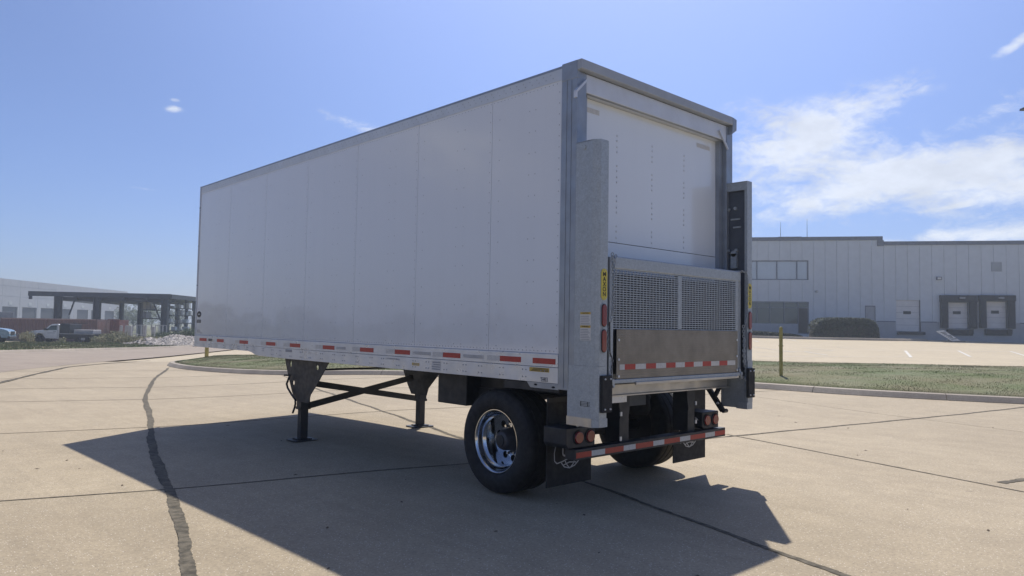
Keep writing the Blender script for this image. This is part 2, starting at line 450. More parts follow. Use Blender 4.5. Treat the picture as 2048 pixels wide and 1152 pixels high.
# =================================================================== SETTING
def sheet(name, us, vs, off, material, fn=None, kind='structure'):
    b = MB(); n = len(us)
    P = []
    for v in vs:
        for u in us:
            p = CAM + Uv * u + Fv * v; P.append((p.x, p.y, ter(p.x, p.y) + off))
    F = [(j * n + i, j * n + i + 1, (j + 1) * n + i + 1, (j + 1) * n + i) for j in range(len(vs) - 1) for i in range(n - 1)]
    b.add(P, F); return tag(b.build(name, material, smooth=True), kind=kind)
def rng(a, b, st):
    out = []; x = a
    while x < b: out.append(x); x += st
    return out + [b]
sheet('ground', [-900, -400, -200] + rng(-130, 130, 6) + [200, 400, 900], [-900, -300, -100] + rng(-60, 130, 6) + [200, 400, 900], -.16, m_grassbase)
sheet('yard_base', rng(-60, 95, 2.5), rng(-45, 84, 2.5), -.06, MATS['lot_concrete'])

# slabs
def interp(pts, x):
    if x <= pts[0][0]: a, b = pts[0], pts[1]
    elif x >= pts[-1][0]: a, b = pts[-2], pts[-1]
    else:
        for a, b in zip(pts[:-1], pts[1:]):
            if a[0] <= x <= b[0]: break
    return a[1] + (b[1] - a[1]) * (x - a[0]) / (b[0] - a[0])
A2 = [(-12, 5.9), (-3.5, 3.73), (.77, 2.42), (5.5, 1.65), (14.7, -.07), (30, -2.9)]
def yA(k, x):
    if k == 1: return 8.13 - .23 * x
    if k <= 0: return interp(A2, x) + 6.3 * k
    if k == 2: return 13.6 - .34 * x
    return 17.7 - .36 * x + 4.7 * (k - 3)
B0_ = [(-10, -6.1), (-3, -4.05), (.56, -2.99), (1.97, -2.57), (4.15, -1.98), (7.98, -.92), (13.25, .62), (18.3, 2.25), (28.5, 6.2), (40, 11)]
def _sm(y):
    return sum(interp(B0_, y + d) for d in (-1.5, -.75, 0, .75, 1.5)) / 5
B0 = [(y * .5, _sm(y * .5)) for y in range(-20, 80)]
BO = {-4: -17.4, -3: -13., -2: -8.7, -1: -4.35, 0: 0, 1: 4.05, 2: 8.17, 3: 13.4, 4: 18., 5: 22.4}
def xB(m, y): return interp(B0, y) + BO[m]
def node(k, m):
    x, y = 0., 0.
    for _ in range(30): y = yA(k, x); x = xB(m, y)
    return x, y
yard = empty('yard_pavement', (0, 0, 0)); tag(yard, kind='structure')
K = range(-3, 7)
NT = 6
def slabgrid(k, m, gap, top, bot, name, material, parent):
    def line(a, b): return [(a[0] + (b[0] - a[0]) * t / NT, a[1] + (b[1] - a[1]) * t / NT) for t in range(NT + 1)]
    def crossA(kk, x): return yA(kk, x)
    c = [node(k, m), node(k, m + 1), node(k + 1, m + 1), node(k + 1, m)]
    cx = sum(p[0] for p in c) / 4; cy = sum(p[1] for p in c) / 4
    b = MB(); P = []
    for j in range(NT + 1):
        for i in range(NT + 1):
            s, t = i / NT, j / NT
            # follow the curved joint lines
            p0 = Vector(c[0]).lerp(Vector(c[1]), s).lerp(Vector(c[3]).lerp(Vector(c[2]), s), t)
            x, y = p0
            yl = yA(k, x) * (1 - t) + yA(k + 1, x) * t
            y = yl if (j in (0, NT)) else y * .3 + yl * .7
            if i in (0, NT): x = xB(m if i == 0 else m + 1, y)
            dx, dy = x - cx, y - cy; d = math.hypot(dx, dy)
            if i == 0: x += gap
            if i == NT: x -= gap
            if j == 0: y += gap
            if j == NT: y -= gap
            P.append((x, y, ter(x, y) + top))
    n = NT + 1
    F = [(j * n + i, j * n + i + 1, (j + 1) * n + i + 1, (j + 1) * n + i) for j in range(NT) for i in range(NT)]
    b.add(P, F)
    per = [i for i in range(n)] + [j * n + NT for j in range(1, n)] + [NT * n + i for i in range(NT - 1, -1, -1)] + [j * n for j in range(NT - 1, 0, -1)]
    o = len(b.v)
    b.v += [(b.v[i][0], b.v[i][1], b.v[i][2] - .06) for i in per]
    for q in range(len(per)):
        r = (q + 1) % len(per); b.f.append((per[q], per[r], o + r, o + q))
    return b.build(name, material, parent)
for k in K:
    for m in range(-4, 5):
        c = [node(k, m), node(k, m + 1), node(k + 1, m + 1), node(k + 1, m)]
        u, v = uv_of(sum(p[0] for p in c) / 4, sum(p[1] for p in c) / 4)
        if v < -9 or v > 34 or abs(u) > 5 + .85 * max(v, 0) + 4: continue
        slabgrid(k, m, .011, 0., -.05, 'concrete_slab', MATS['yard_concrete'], yard)
def ribbon(pts, w, off, name, material, parent=None, jit=0., step=.25, wfun=None):
    """strip that follows the ground along a line"""
    P = []
    pts = [Vector((p[0], p[1])) for p in pts]
    for a, b in zip(pts[:-1], pts[1:]):
        n = max(1, int((b - a).length / step))
        for i in range(n): P.append(a.lerp(b, i / n))
    P.append(pts[-1])
    b = MB(); V = []
    for i, p in enumerate(P):
        q = P[min(i + 1, len(P) - 1)] - P[max(i - 1, 0)]; nrm = Vector((-q.y, q.x)).normalized()
        ww = w * (wfun(p) if wfun else 1)
        for sgn in (-1, 1):
            e = p + nrm * sgn * (ww / 2 + random.uniform(-jit, jit) * (1 if not wfun else 1))
            V.append((e.x, e.y, ter(e.x, e.y) + off))
    b.add(V, [(2 * i, 2 * i + 1, 2 * i + 3, 2 * i + 2) for i in range(len(P) - 1)])
    return b.build(name, material, parent)
jl = MB()
for k in range(-2, 7):
    xs = rng(-14, 30, .5); ribbon([(x, yA(k, x)) for x in xs], .05, -.014, 'joint_filler', m_joint, yard, step=3)
for m in BO:
    ys = rng(-9, 34, .5); ribbon([(xB(m, y), y) for y in ys], .05, -.015, 'joint_filler', m_joint, yard, step=3)
# tar sealed joints, irregular edges
def wob(f, seed):
    def w(p): return .95 + .22 * math.sin(p[1] * .9 + seed) * math.sin(p[1] * 1.9 + seed * 2) + .07 * math.sin(p[0] * 7 + p[1] * 11)
    return w
def wx(y): return xB(0, y) + .03 * math.sin(y * .8) + .007 * math.sin(y * 4.1 + 1)
ribbon([(wx(y), y) for y in rng(-6, 27, .06)], .105, .0045, 'crack_seal', m_tar, yard, jit=.0055, step=.03, wfun=wob(0, 1))
ribbon([(xB(1, y) + .01 * math.sin(y * 5), y) for y in rng(-7, 1.6, .05)], .055, .004, 'crack_seal', m_tar, yard, jit=.006, step=.05, wfun=wob(0, 3))
ribbon([(xB(1, y) + .015 * math.sin(y * 4), y) for y in rng(1.6, 14, .07)], .07, .004, 'crack_seal', m_tar, yard, jit=.008, step=.06, wfun=wob(0, 2))
ribbon([(x, yA(0, x) + .01 * math.sin(x * 4)) for x in rng(5.3, 18, .07)], .06, .005, 'crack_seal', m_tar, yard, jit=.008, step=.07, wfun=wob(0, 5))
ribbon([(xB(2, y), y) for y in rng(-6, 1.8, .1)], .032, .0042, 'crack_seal', m_tar, yard, jit=.004, step=.06)
for k in (1, 2, 3, 4, 5):
    ribbon([(x, yA(k, x)) for x in rng(-14, 16, .2)], .022 + .006 * k, .004, 'crack_seal', m_tar, yard, jit=.003, step=.15)
ribbon([(x, yA(0, x)) for x in rng(-9, 5.3, .1)], .03, .004, 'crack_seal', m_tar, yard, jit=.003, step=.06)
ribbon([hit(*p)[:2] for p in ((2003, 967), (2030, 962), (2075, 956))], .09, .005, 'crack_seal', m_tar, yard, jit=.012, step=.05)
ribbon([hit(*p)[:2] for p in ((-60, 783), (0, 766), (65, 750), (138, 734), (215, 727), (300, 722))], .16, .012, 'crack_seal', m_tar, yard, jit=.02, step=.3, wfun=wob(0, 4))

# road sweeping past on the left
def loft(name, A, Bp, n, mrows, off, material, mound=0., rough=0., parent=None, kind=None, skirt=True):
    def along(L, t):
        L = [Vector((p[0], p[1])) for p in L]; seg = [(b - a).length for a, b in zip(L[:-1], L[1:])]; T = sum(seg) * t
        for a, b, s in zip(L[:-1], L[1:], seg):
            if T <= s: return a.lerp(b, T / s if s else 0)
            T -= s
        return L[-1]
    V = []
    for j in range(mrows + 1):
        w = j / mrows
        for i in range(n + 1):
            p = along(A, i / n).lerp(along(Bp, i / n), w)
            z = ter(p.x, p.y) + off + mound * (math.sin(math.pi * w) ** .8) + (random.uniform(-rough, rough) if 0 < j < mrows else 0)
            V.append((p.x, p.y, z))
    b = MB(); N = n + 1
    b.add(V, [(j * N + i, j * N + i + 1, (j + 1) * N + i + 1, (j + 1) * N + i) for j in range(mrows) for i in range(n)])
    if skirt:
        per = list(range(N)) + [j * N + n for j in range(1, mrows + 1)] + [mrows * N + i for i in range(n - 1, -1, -1)] + [j * N for j in range(mrows - 1, 0, -1)]
        o = len(b.v); b.v += [(b.v[i][0], b.v[i][1], b.v[i][2] - .3) for i in per]
        for q in range(len(per)):
            r = (q + 1) % len(per); b.f.append((per[q], per[r], o + r, o + q))
    return tag(b.build(name, material, parent, smooth=True), kind=kind), V
fark = [(-14, 34), (-5, 42.8), (3.5, 50.3), (10.5, 56.1), (20.6, 65.2), (34, 78), (48, 92)]
nearr = [(-10, 8), (-4, 18), (.46, 27.5), (4.9, 34.2), (12.9, 44.5), (24, 58), (38, 74)]
loft('road', nearr, fark, 40, 8, .006, MATS['road_concrete'], kind='structure', skirt=False)

def kerb(name, pts, label_=None, w=.16, h=.14, seclen=3.0, inner=1):
    root = empty(name, (0, 0, 0)); tag(root, kind='structure')
    L = [Vector((p[0], p[1])) for p in pts]
    dense = []
    # smooth with Catmull-Rom
    for i in range(len(L) - 1):
        p0 = L[max(i - 1, 0)]; p1 = L[i]; p2 = L[i + 1]; p3 = L[min(i + 2, len(L) - 1)]
        n = max(2, int((p2 - p1).length / .5))
        for k in range(n):
            t = k / n
            dense.append(.5 * ((2 * p1) + (p2 - p0) * t + (2 * p0 - 5 * p1 + 4 * p2 - p3) * t * t + (3 * p1 - p0 - 3 * p2 + p3) * t ** 3))
    dense.append(L[-1])
    prof = [(-w / 2 - .13, -.08), (-w / 2 - .12, .012), (-w / 2 - .06, h * .55), (-w / 2 - .01, h * .92), (-w / 2 + .04, h), (w / 2, h + .004), (w / 2, -.08)]
    i = 0; per = max(2, int(seclen / .5))
    while i < len(dense) - 1:
        seg = dense[i:i + per + 1]
        if len(seg) < 2: break
        b = MB(); V = []
        for k, p in enumerate(seg):
            q = dense[min(i + k + 1, len(dense) - 1)] - dense[max(i + k - 1, 0)]
            d = q.normalized(); nrm = Vector((-d.y, d.x)) * inner
            pp = p.copy()
            if k == 0: pp += d * .008
            if k == len(seg) - 1: pp -= d * .008
            for (a, z) in prof:
                e = pp + nrm * a; V.append((e.x, e.y, ter(pp.x, pp.y) + z))
        n = len(prof)
        F = [(k * n + j, k * n + j + 1, (k + 1) * n + j + 1, (k + 1) * n + j) for k in range(len(seg) - 1) for j in range(n - 1)]
        F += [tuple(range(n)), tuple(range(len(V) - 1, len(V) - n - 1, -1))]
        b.add(V, F); b.build('kerb_section', MATS['kerb_concrete'], root, smooth=False)
        i += per
    return dense
front = [(9.6, 33.2), (7.3, 31.0), (6.3, 28.0), (6.0, 23.8), (6.7, 19.0), (8.97, 15.56), (11.5, 10.3), (13.5, 6.0), (14.2, 3.2), (15.7, 0.0), (18.6, -5.5), (24, -14)]
fd = kerb('island_kerb', front, inner=1)
fd_s = fd[::2]
back = [(10.2, 33.6), (12.2, 34.6), (14.0, 32), (16.4, 26), (19.6, 18.5), (23.3, 11), (25.6, 8.4), (31.5, 3.4), (38, -2.5), (48, -12)]
front_in = []
for i, p in enumerate(fd):
    q = fd[min(i + 1, len(fd) - 1)] - fd[max(i - 1, 0)]; d = q.normalized(); front_in.append(p + Vector((-d.y, d.x)) * .07)
grass_isl, gv = loft('grass_island', front_in, back, 120, 14, .115, m_grassbase, mound=.10, rough=.012, kind='structure')
kerb('far_kerb', fark, inner=1, seclen=6)
fin = [(p[0] - .1 + .0, p[1] + .15) for p in fark]
fback = [(-22, 44), (-10, 56), (1, 68), (9, 80.5), (20, 78), (34, 90), (48, 104)]
verge, vv = loft('grass_verge', fin, fback, 60, 10, .10, m_grassbase, mound=.12, rough=.02, kind='structure')

def blades(name, A, Bp, count, h, material, w=.012, mound=.1, off=.1, dens=None, lean=.4):
    def along(L, t):
        L = [Vector((p[0], p[1])) for p in L]; seg = [(b - a).length for a, b in zip(L[:-1], L[1:])]; T = sum(seg) * t
        for a, b, s in zip(L[:-1], L[1:], seg):
            if T <= s: return a.lerp(b, T / s if s else 0)
            T -= s
        return L[-1]
    N = 400; TA = [along(A, i / N) for i in range(N + 1)]; TB = [along(Bp, i / N) for i in range(N + 1)]
    V = []; F = []
    R = random.Random(3)
    for _ in range(count):
        i = R.random() * N; k = int(i); f = i - k
        if k >= N: k = N - 1
        s = R.random()
        if dens: s = s ** dens
        p = TA[k].lerp(TA[k + 1], f).lerp(TB[k].lerp(TB[k + 1], f), s)
        z = ter(p.x, p.y) + off + mound * (math.sin(math.pi * s) ** .8)
        clump = .5 + .5 * math.sin(p.x * 1.9 + math.sin(p.y * 1.3) * 2) * math.sin(p.y * 1.7 + 1)
        a = R.random() * 6.283; hh = h * (.5 + R.random() * .7) * (.85 + .3 * clump)
        dx, dy = math.cos(a) * w, math.sin(a) * w; l = hh * lean
        n = len(V)
        V += [(p.x - dx, p.y - dy, z - .01), (p.x + dx, p.y + dy, z - .01), (p.x + R.uniform(-l, l), p.y + R.uniform(-l, l), z + hh)]
        F.append((n, n + 1, n + 2))
    me = bpy.data.meshes.new(name); me.from_pydata(V, [], F); me.update(); me.materials.append(material)
    o = bpy.data.objects.new(name, me); COL.objects.link(o); tag(o, kind='stuff'); return o
tag(blades('island_grass', front_in, back, 260000, .038, m_blade, .009), 'short mown green and straw coloured grass on the kerbed island', 'grass')
tag(blades('verge_grass', fin, fback, 70000, .09, m_blade, .03, .12), 'rough grass on the far verge beyond the road', 'grass')

# =================================================================== THE TRAILER
L = 8.76
T = empty('semi_trailer', (0, 0, 0))
tag(T, 'white single axle box trailer with rear lift gate parked on the concrete yard', 'trailer')
Wd = 2.58
# body shell (roof, front, floor, right side)
MB().box(.03, Wd - .03, .2, L - .01, 3.90, 3.935).build('roof', m_rail, T)
MB().box(.012, Wd - .012, L - .012, L, 1.36, 3.93).build('front_wall', MATS['white_panel'], T)
MB().box(.021, Wd - .021, .12, L - .02, 1.24, 1.29).build('floor', m_black, T)
MB().box(Wd - .008, Wd, .19, L, 1.37, 3.83).build('right_wall', MATS['white_panel'], T)
MB().box(Wd - .012, Wd + .006, .19, L, 1.11, 1.37).build('right_bottom_rail', m_rail, T)
MB().box(Wd - .012, Wd + .004, .19, L, 3.83, 3.94).build('right_top_rail', m_rail, T)
joints = [8.745, 7.455, 6.155, 4.882, 3.62, 2.355, 1.127, .192]
for a, b in zip(joints[:-1], joints[1:]):
    MB().box(-.001, .008, b + .0018, a - .0018, 1.372, 3.825).build('side_panel', MATS['white_panel'], T, bevel=.0015, seg=1)
MB().box(.009, .02, .2, 8.74, 1.30, 3.86).build('side_liner', m_frame, T)
def dome(b, y, z, x=-.001, r=.006, h=.003, n=6):
    ring = [(x - .0002, y + r * math.cos(2 * math.pi * i / n), z + r * math.sin(2 * math.pi * i / n)) for i in range(n)]
    r2 = [(x - h, y + r * .55 * math.cos(2 * math.pi * i / n), z + r * .55 * math.sin(2 * math.pi * i / n)) for i in range(n)]
    b.add(ring + r2, [(i, (i + 1) % n, n + (i + 1) % n, n + i) for i in range(n)] + [tuple(range(n, 2 * n))])
rv = MB()
for a, b_ in zip(joints[:-1], joints[1:]):
    for dy, st in ((.028, .1), (.40 * (a - b_) / 1.25 + .03, .2), (.55 * (a - b_) / 1.25, .2), (a - b_ - .11, .2)):
        z = 1.42
        while z < 3.8:
            dome(rv, b_ + dy, z); z += st
y = .25
while y < 8.7:
    dome(rv, y, 1.392, r=.006); dome(rv, y, 3.80, r=.005); y += .05
rv.build('rivets', mat('rivet_head', (.40, .43, .47), .4), T)['kind'] = 'stuff'
# top rail with joint seams
tp = MB().prism([(-.006, 3.822), (-.006, 3.925), (.0, 3.945), (.05, 3.945), (.05, 3.822)], 1, .19, 8.74)
tp.build('top_rail', m_toprail, T)
MB().prism([(-.008, 3.926), (-.006, 3.948), (.05, 3.952), (.05, 3.926)], 1, .185, 8.765).build('roof_edge_trim', m_frame, T)
tr = MB()
y = .3
while y < 8.7:
    dome(tr, y, 3.86, x=-.006, r=.006); dome(tr, y + .03, 3.895, x=-.006, r=.006); y += .09
tr.build('top_rail_rivets', m_hdr, T)['kind'] = 'stuff'
# bottom rail, stepped up at the nose
MB().prism([(.188, 1.110), (5.40, 1.110), (6.22, 1.117), (6.36, 1.130), (6.48, 1.160), (6.60, 1.172), (8.76, 1.174), (8.76, 1.249), (.188, 1.249)], 0, -.010, .02).build('bottom_rail', m_rail, T, bevel=.003)
MB().prism([(.188, 1.251), (8.76, 1.251), (8.76, 1.3695), (.188, 1.3695)], 0, -.014, .02).build('rub_rail', m_rail, T, bevel=.004)
bb = MB()
y = .35; i = 0
while y < 8.6:
    for z in ((1.215, 1.150) if y < 5.8 else (1.225, 1.195)):
        for d in (0, .045): dome(bb, y + d, z, x=-.010, r=.0075, h=.005)
    y += .31 if i % 3 else .24; i += 1
bb.build('rail_bolts', m_frame, T)['kind'] = 'stuff'
MB().box(-.016, .03, 8.745, 8.775, 1.17, 3.95).build('front_corner_post', m_rail, T, bevel=.008)
# conspicuity tape
def tp_(name, ya, yb, m, lab, z0=1.277, z1=1.327, x=-.0155):
    o = MB().box(x, x + .003, yb, ya, z0, z1).build('reflective_tape', m, T); o['label'] = lab
red = [(8.535, 8.222), (7.787, 7.511), (6.9, 6.597), (5.975, 5.679), (5.237, 4.939), (4.326, 4.035), (3.432, 3.139), (2.701, 2.41), (1.821, 1.536), (.942, .653), (.5, .215)]
sil = [(8.19, 7.9), (7.066, 6.905), (6.15, 5.98), (5.426, 5.242), (4.519, 4.331), (3.608, 3.437), (2.879, 2.706), (1.999, 1.826), (1.125, .947)]
for a, b in red: tp_('r', a, b, m_red, 'red strip of reflective tape on the rub rail')
for a, b in sil: tp_('s', a, b, m_redsil, 'silver strip of reflective tape on the rub rail')
# small labels on the side
def decal(ya, yb, z0, z1, m, lines=0, x=-.0155, name='label', lm=None, outline=False):
    o = MB().box(x, x + .002, yb, ya, z0, z1).build(name, m, T)
    if lines:
        b = MB(); h = (z1 - z0) / (lines * 2 + 1)
        for k in range(lines):
            zz = z0 + h * (2 * k + 1); b.box(x - .0008, x + .0005, yb + .008, ya - .008 - random.random() * .2 * (ya - yb), zz, zz + h)
        b.build('small_print', lm or m_gprint, o)
    return o
decal(.544, .294, 1.203, 1.241, m_ylabel, 3, x=-.0115, lm=m_print)
decal(2.371, 2.237, 1.166, 1.195, m_ylabel, 2, x=-.0115)
decal(2.42, 2.40, 1.30, 1.302, m_wprint)
for (a, b, z0, z1) in ((2.37, 2.03, 1.285, 1.322), (4.0, 3.76, 1.285, 1.322), (1.50, 1.18, 1.285, 1.322), (8.14, 7.98, 1.285, 1.322)):
    decal(a, b, z0, z1, m_white, 3)
decal(2.02, 1.86, 1.13, 1.235, m_white, 4, x=-.0115)
decal(2.9, 2.62, 1.21, 1.23, m_white, 2, x=-.0115)
decal(5.37, 5.18, 1.205, 1.24, m_gprint, 0, x=-.0115)
fr = MB()
y0, y1, z0, z1 = .313, .391, 1.120, 1.157
MB().box(-.0115, -.0095, y0, y1, z0, z1).build('label', m_white, T)
fr.box(-.0125, -.0112, y0, y1, z1 - .003, z1); fr.box(-.0125, -.0112, y0, y1, z0, z0 + .003); fr.box(-.0125, -.0112, y0, y0 + .004, z0, z1); fr.box(-.0125, -.0112, y1 - .004, y1, z0, z1)
fr.build('label_border', m_print, T)
text('ABS', .030, MS(.352, 1.1385, -.0122), m_print, 'lettering', T)
# emblem and data labels near the nose
em = MB()
em.prism([(8.63 + .095 * math.cos(t * math.pi / 10) * (1 if 1 else 1), 1.728 + .052 * math.sin(t * math.pi / 10)) for t in range(20)], 0, -.0035, -.0012); em.build('emblem', m_print, T)
MB().box(-.0045, -.0036, 8.58, 8.68, 1.722, 1.736).build('emblem_bar', m_wprint, T)
decal(8.719, 8.54, 1.582, 1.636, m_print, 3, x=-.0035, lm=m_gprint)
decal(8.70, 8.56, 1.415, 1.465, m_gprint, 4, x=-.0035, lm=m_wprint)
decal(8.55, 8.47, 1.405, 1.418, m_gprint, 0, x=-.0035)
# rear bracket plate under the rail
plate2d('corner_bracket', [(-.183, 1.056), (-.183, 1.108), (-.580, 1.108), (-.532, 1.058)], [(-.465, 1.086, .022, .009), (-.245, 1.076, .022, .009)], m_frame, T,
        Matrix(((0, 0, 1, -.004), (-1, 0, 0, 0), (0, 1, 0, 0), (0, 0, 0, 1))), .006)
MB().box(.012, .05, .19, .9, 1.03, 1.10).build('sill_beam', m_black, T)

# rear frame
for sx, X0 in ((1, -.012), (-1, Wd + .002)):
    X1 = X0 + sx * .125
    b = MB().box(min(X0, X1), max(X0, X1), .0, .185, 1.06, 3.86); b.build('corner_post', m_frame, T, bevel=.006)
    b = MB().box(min(X0 + sx * .127, X0 + sx * .19), max(X0 + sx * .127, X0 + sx * .19), .05, .16, 1.2, 3.70); b.build('door_track', m_frame, T)
# left post groove
for yy in (.062, .118): MB().box(-.0165, -.0115, yy, yy + .012, 1.08, 3.84).build('post_rib', m_frame, T)
MB().box(.115, 2.455, .004, .14, 3.692, 3.862).build('header_panel', m_hdr2, T, bevel=.008)
MB().ring((.12, .022, 3.70), (2.45, .022, 3.70), .016, .016, 10).build('header_roll', m_frame, T, smooth=True)
MB().prism([(-.050, 3.958), (-.052, 3.878), (-.046, 3.870), (.15, 3.866), (.185, 3.94), (.10, 3.957)], 0, -.014, 2.50).build('header_lip', m_hdr, T, bevel=.003)
MB().prism([(2.502, 3.868), (2.485, 3.765), (2.58, 3.822), (2.582, 3.944), (2.502, 3.957)], 1, -.052, .18).build('header_end', m_frame, T, bevel=.003)
MB().prism([(-.016, 3.958), (-.016, 3.86), (-.055, 3.80) if 0 else (-.016, 3.80), (.02, 3.80), (.02, 3.958)], 1, -.004, .183).build('header_end', m_frame, T, bevel=.003)
for x, z in ((.915, 3.90), (1.219, 3.90), (1.515, 3.90), (.02, 3.912), (2.43, 3.90)):
    MB().ring((x, -.046, z), (x, -.006, z), .017, .021, 12).build('marker_lamp', m_dlens, T, smooth=False)
MB().ring((.02, .005, 3.9), (.02, -.05, 3.9), .012, .012, 8).build('grommet', m_dlens, T)
br = MB(); br.bar((.085, -.012, 3.79), (-.045, -.012, 3.665), .02, .034, (0, 1, 0)); br.bar((-.045, -.012, 3.668), (-.045, -.012, 3.61), .02, .03, (0, 1, 0)); br.build('drip_bracket', m_hdr2, T)
MB().bar((2.295, -.010, 3.78), (2.467, -.010, 3.60), .02, .016, (0, 1, 0)).build('drip_bracket', m_hdr2, T)
# roll-up door
zs = [1.22, 1.62, 2.012, 2.405, 3.69]
for a, b in zip(zs[:-1], zs[1:]):
    MB().box(.13, 2.43, .10, .125, a + .0015 * (1 if a != 2.405 else 3), b - .0008).build('door_panel', MATS['door_white'], T, bevel=.001, seg=1)
MB().box(.12, 2.45, .13, .16, 1.2, 3.72).build('door_backing', m_dark, T)
dr = MB()
def domeR(b, x, z, y, r=.011, h=.005, n=8):
    ring = [(x + r * math.cos(2 * math.pi * i / n), y, z + r * math.sin(2 * math.pi * i / n)) for i in range(n)]
    r2 = [(x + r * .6 * math.cos(2 * math.pi * i / n), y - h, z + r * .6 * math.sin(2 * math.pi * i / n)) for i in range(n)]
    b.add(ring + r2, [(i, (i + 1) % n, n + (i + 1) % n, n + i) for i in range(n)] + [tuple(range(n, 2 * n))])
for x in (.67, 1.225, 1.783):
    for k in range(5):
        z = 3.425 - k * .287
        for d in (0, .048, .108, .155): domeR(dr, x, z - d, .0995)
dr.build('door_rivets', m_rail, T)['kind'] = 'stuff'
for a, b in ((.147, .406), (2.02, 2.27)): MB().box(a, b, .0975, .0995, 3.565, 3.61).build('reflective_tape', m_redsil, T)
# crush plates
MB().box(.13, 2.45, -.005, .12, 1.10, 1.205).build('rear_sill', m_frame, T, bevel=.004)

# ---- lift gate columns
def column(sx, X0):
    """X0 outer face, sx=+1 for the left column (inner side towards +X)"""
    c = bpy.data.objects.new('liftgate_column', None); COL.objects.link(c); c.parent = T
    def X(a): return X0 + sx * a
    def bx(a, b, y0, y1, z0, z1): return MB().box(min(X(a), X(b)), max(X(a), X(b)), y0, y1, z0, z1)
    prof = [(X(0), .07), (X(0), -.185), (X(.012), -.222), (X(.040), -.247), (X(.140), -.247), (X(.140), -.215), (X(.132), -.215), (X(.132), -.239), (X(.044), -.239), (X(.019), -.216), (X(.008), -.182), (X(.008), .07)]
    MB().prism(prof, 2, 1.285, 3.215).build('channel', m_galv, c)
    pr2 = [(p[0] - sx * .004, p[1] - (.004 if p[1] < -.2 else 0)) for p in prof]
    MB().prism(pr2, 2, .845, 1.284).build('lower_channel', m_galv, c)
    pr3 = [(X(-.004), .075), (X(-.004), -.19), (X(.036), -.252), (X(.15), -.252), (X(.15), -.1), (X(.1), .075)]
    MB().prism([(X(-.006), .076), (X(-.006), -.205), (X(.004), -.205), (X(.004), .076)], 2, .772, .846).build('end_plate', m_steel, c)
    MB().prism([(X(-.002), -.206), (X(.04), -.251), (X(.15), -.251), (X(.142), -.12), (X(.02), -.12)], 2, .772, .844).build('foot_cap', m_galv, c)
    # top cap, inner web with the opening of the runner
    MB().prism([(X(.0), .07), (X(.0), -.185), (X(.04), -.245), (X(.138), -.245), (X(.138), .07)], 2, 3.211, 3.219).build('top_cap', m_galv, c)
    bx(.008, .125, .062, .07, .78, 3.21).build('front_flange', m_galv, c)
    bx(.125, .133, .03, .07, .78, 3.21).build('inner_flange', m_galv, c)
    bx(.125, .132, -.215, .03, 3.125, 3.21).build('inner_plate', m_galv, c)
    bx(.125, .132, -.214, .03, .78, 1.12).build('inner_plate', m_galv, c)
    bx(.085, .095, -.238, .062, 1.12, 3.13).build('runner_plate', m_run, c)
    for (y, z) in ((-.086, 2.937), (-.003, 2.931), (.004, 2.476), (-.096, 2.477)):
        MB().ring((X(.095), y, z), (X(.118), y, z), .02, .017, 12).build('bolt', m_galv, c)
    for (ya, yb, z) in ((-.03, -.14, 2.818), (-.06, -.15, 2.73)): bx(.095, .11, yb, ya, z - .008, z + .008).build('guide_bar', m_galv, c)
    bx(.095, .125, -.11, -.04, 2.28, 2.44).build('lift_lug', m_galv, c)
    MB().ring((X(.09), -.075, 2.44), (X(.125), -.075, 2.44), .035, .035, 14).build('lift_lug', m_galv, c)
    cxm = X(.092)
    # badge
    pts = stadium(cxm, 1.977, .078, .268)
    bd = MB().prism(pts, 1, -.2515, -.2475).build('badge', m_yel, c)
    for i, ch in enumerate('MAXON'):
        text(ch, .053, MR(cxm, 2.062 - i * .0425, -.2525), m_print, 'lettering', bd, ext=.0008, sx=1.05)
    for z in (2.097, 1.857): MB().ring((cxm, -.2545, z), (cxm, -.2514, z), .004, .004, 6).build('badge_rivet', m_frame, bd)
    # lamps
    for z0, z1 in ((1.612, 1.815), (1.395, 1.6)):
        zc = (z0 + z1) / 2; h = z1 - z0
        lm = MB().prism(stadium(cxm, zc, .086, h + .012), 1, -.2515, -.2475).build('tail_lamp', m_frame, c)
        MB().prism(stadium(cxm, zc, .070, h - .006), 1, -.2535, -.2512).build('gasket', m_print, lm)
        o = MB().prism(stadium(cxm, zc, .058, h - .018), 1, -.262, -.2532).build('lens', m_lens, lm, bevel=.004)
    # rubber dock pad with four bolts
    pad = bx(.046, .172, -.285, -.2525, .897, 1.207).build('dock_pad', m_rubber, c, bevel=.004)
    for dx in (.075, .145):
        for z in (.925, 1.178): MB().ring((X(dx), -.2845, z), (X(dx), -.293, z), .009, .007, 8).build('bolt', m_rail, pad)
    return c
cl = column(1, -.010); cl['label'] = 'left lift gate column'
cr = column(-1, 2.600); cr['label'] = 'right lift gate column'
MB().ring((-.0105, -.09, 3.162), (-.016, -.09, 3.162), .022, .02, 16).build('bolt', m_galv, cl)
# stickers on the left column's side
def cst(ya, yb, z0, z1, m, lines, lm, head=None):
    o = MB().box(-.0135, -.0106, ya, yb, z0, z1).build('warning_label', m, cl)
    if head:
        MB().box(-.0142, -.0136, ya + .002, yb - .002, z1 - .022, z1 - .002).build('header', m_ylabel, o)
        text(head, .016, MS((ya + yb) / 2, z1 - .012, -.0145), m_print, 'lettering', o, ext=.0003)
    b = MB(); h = (z1 - z0 - .03) / (lines * 2)
    for k in range(lines): b.box(-.0143, -.0136, ya + .006 + random.random() * .03, yb - .006, z0 + .005 + h * 2 * k, z0 + .005 + h * (2 * k + .8))
    b.build('small_print', lm, o)
cst(-.187, -.067, 1.632, 1.742, m_white, 5, m_gprint, 'CAUTION')
cst(-.187, -.067, 1.500, 1.628, m_white, 7, m_gprint, 'WARNING')
sy = MB()
for z in (.945, .957, .969, .981): sy.box(-.0160, -.0142, -.187, -.079, z - .0015, z + .0015)
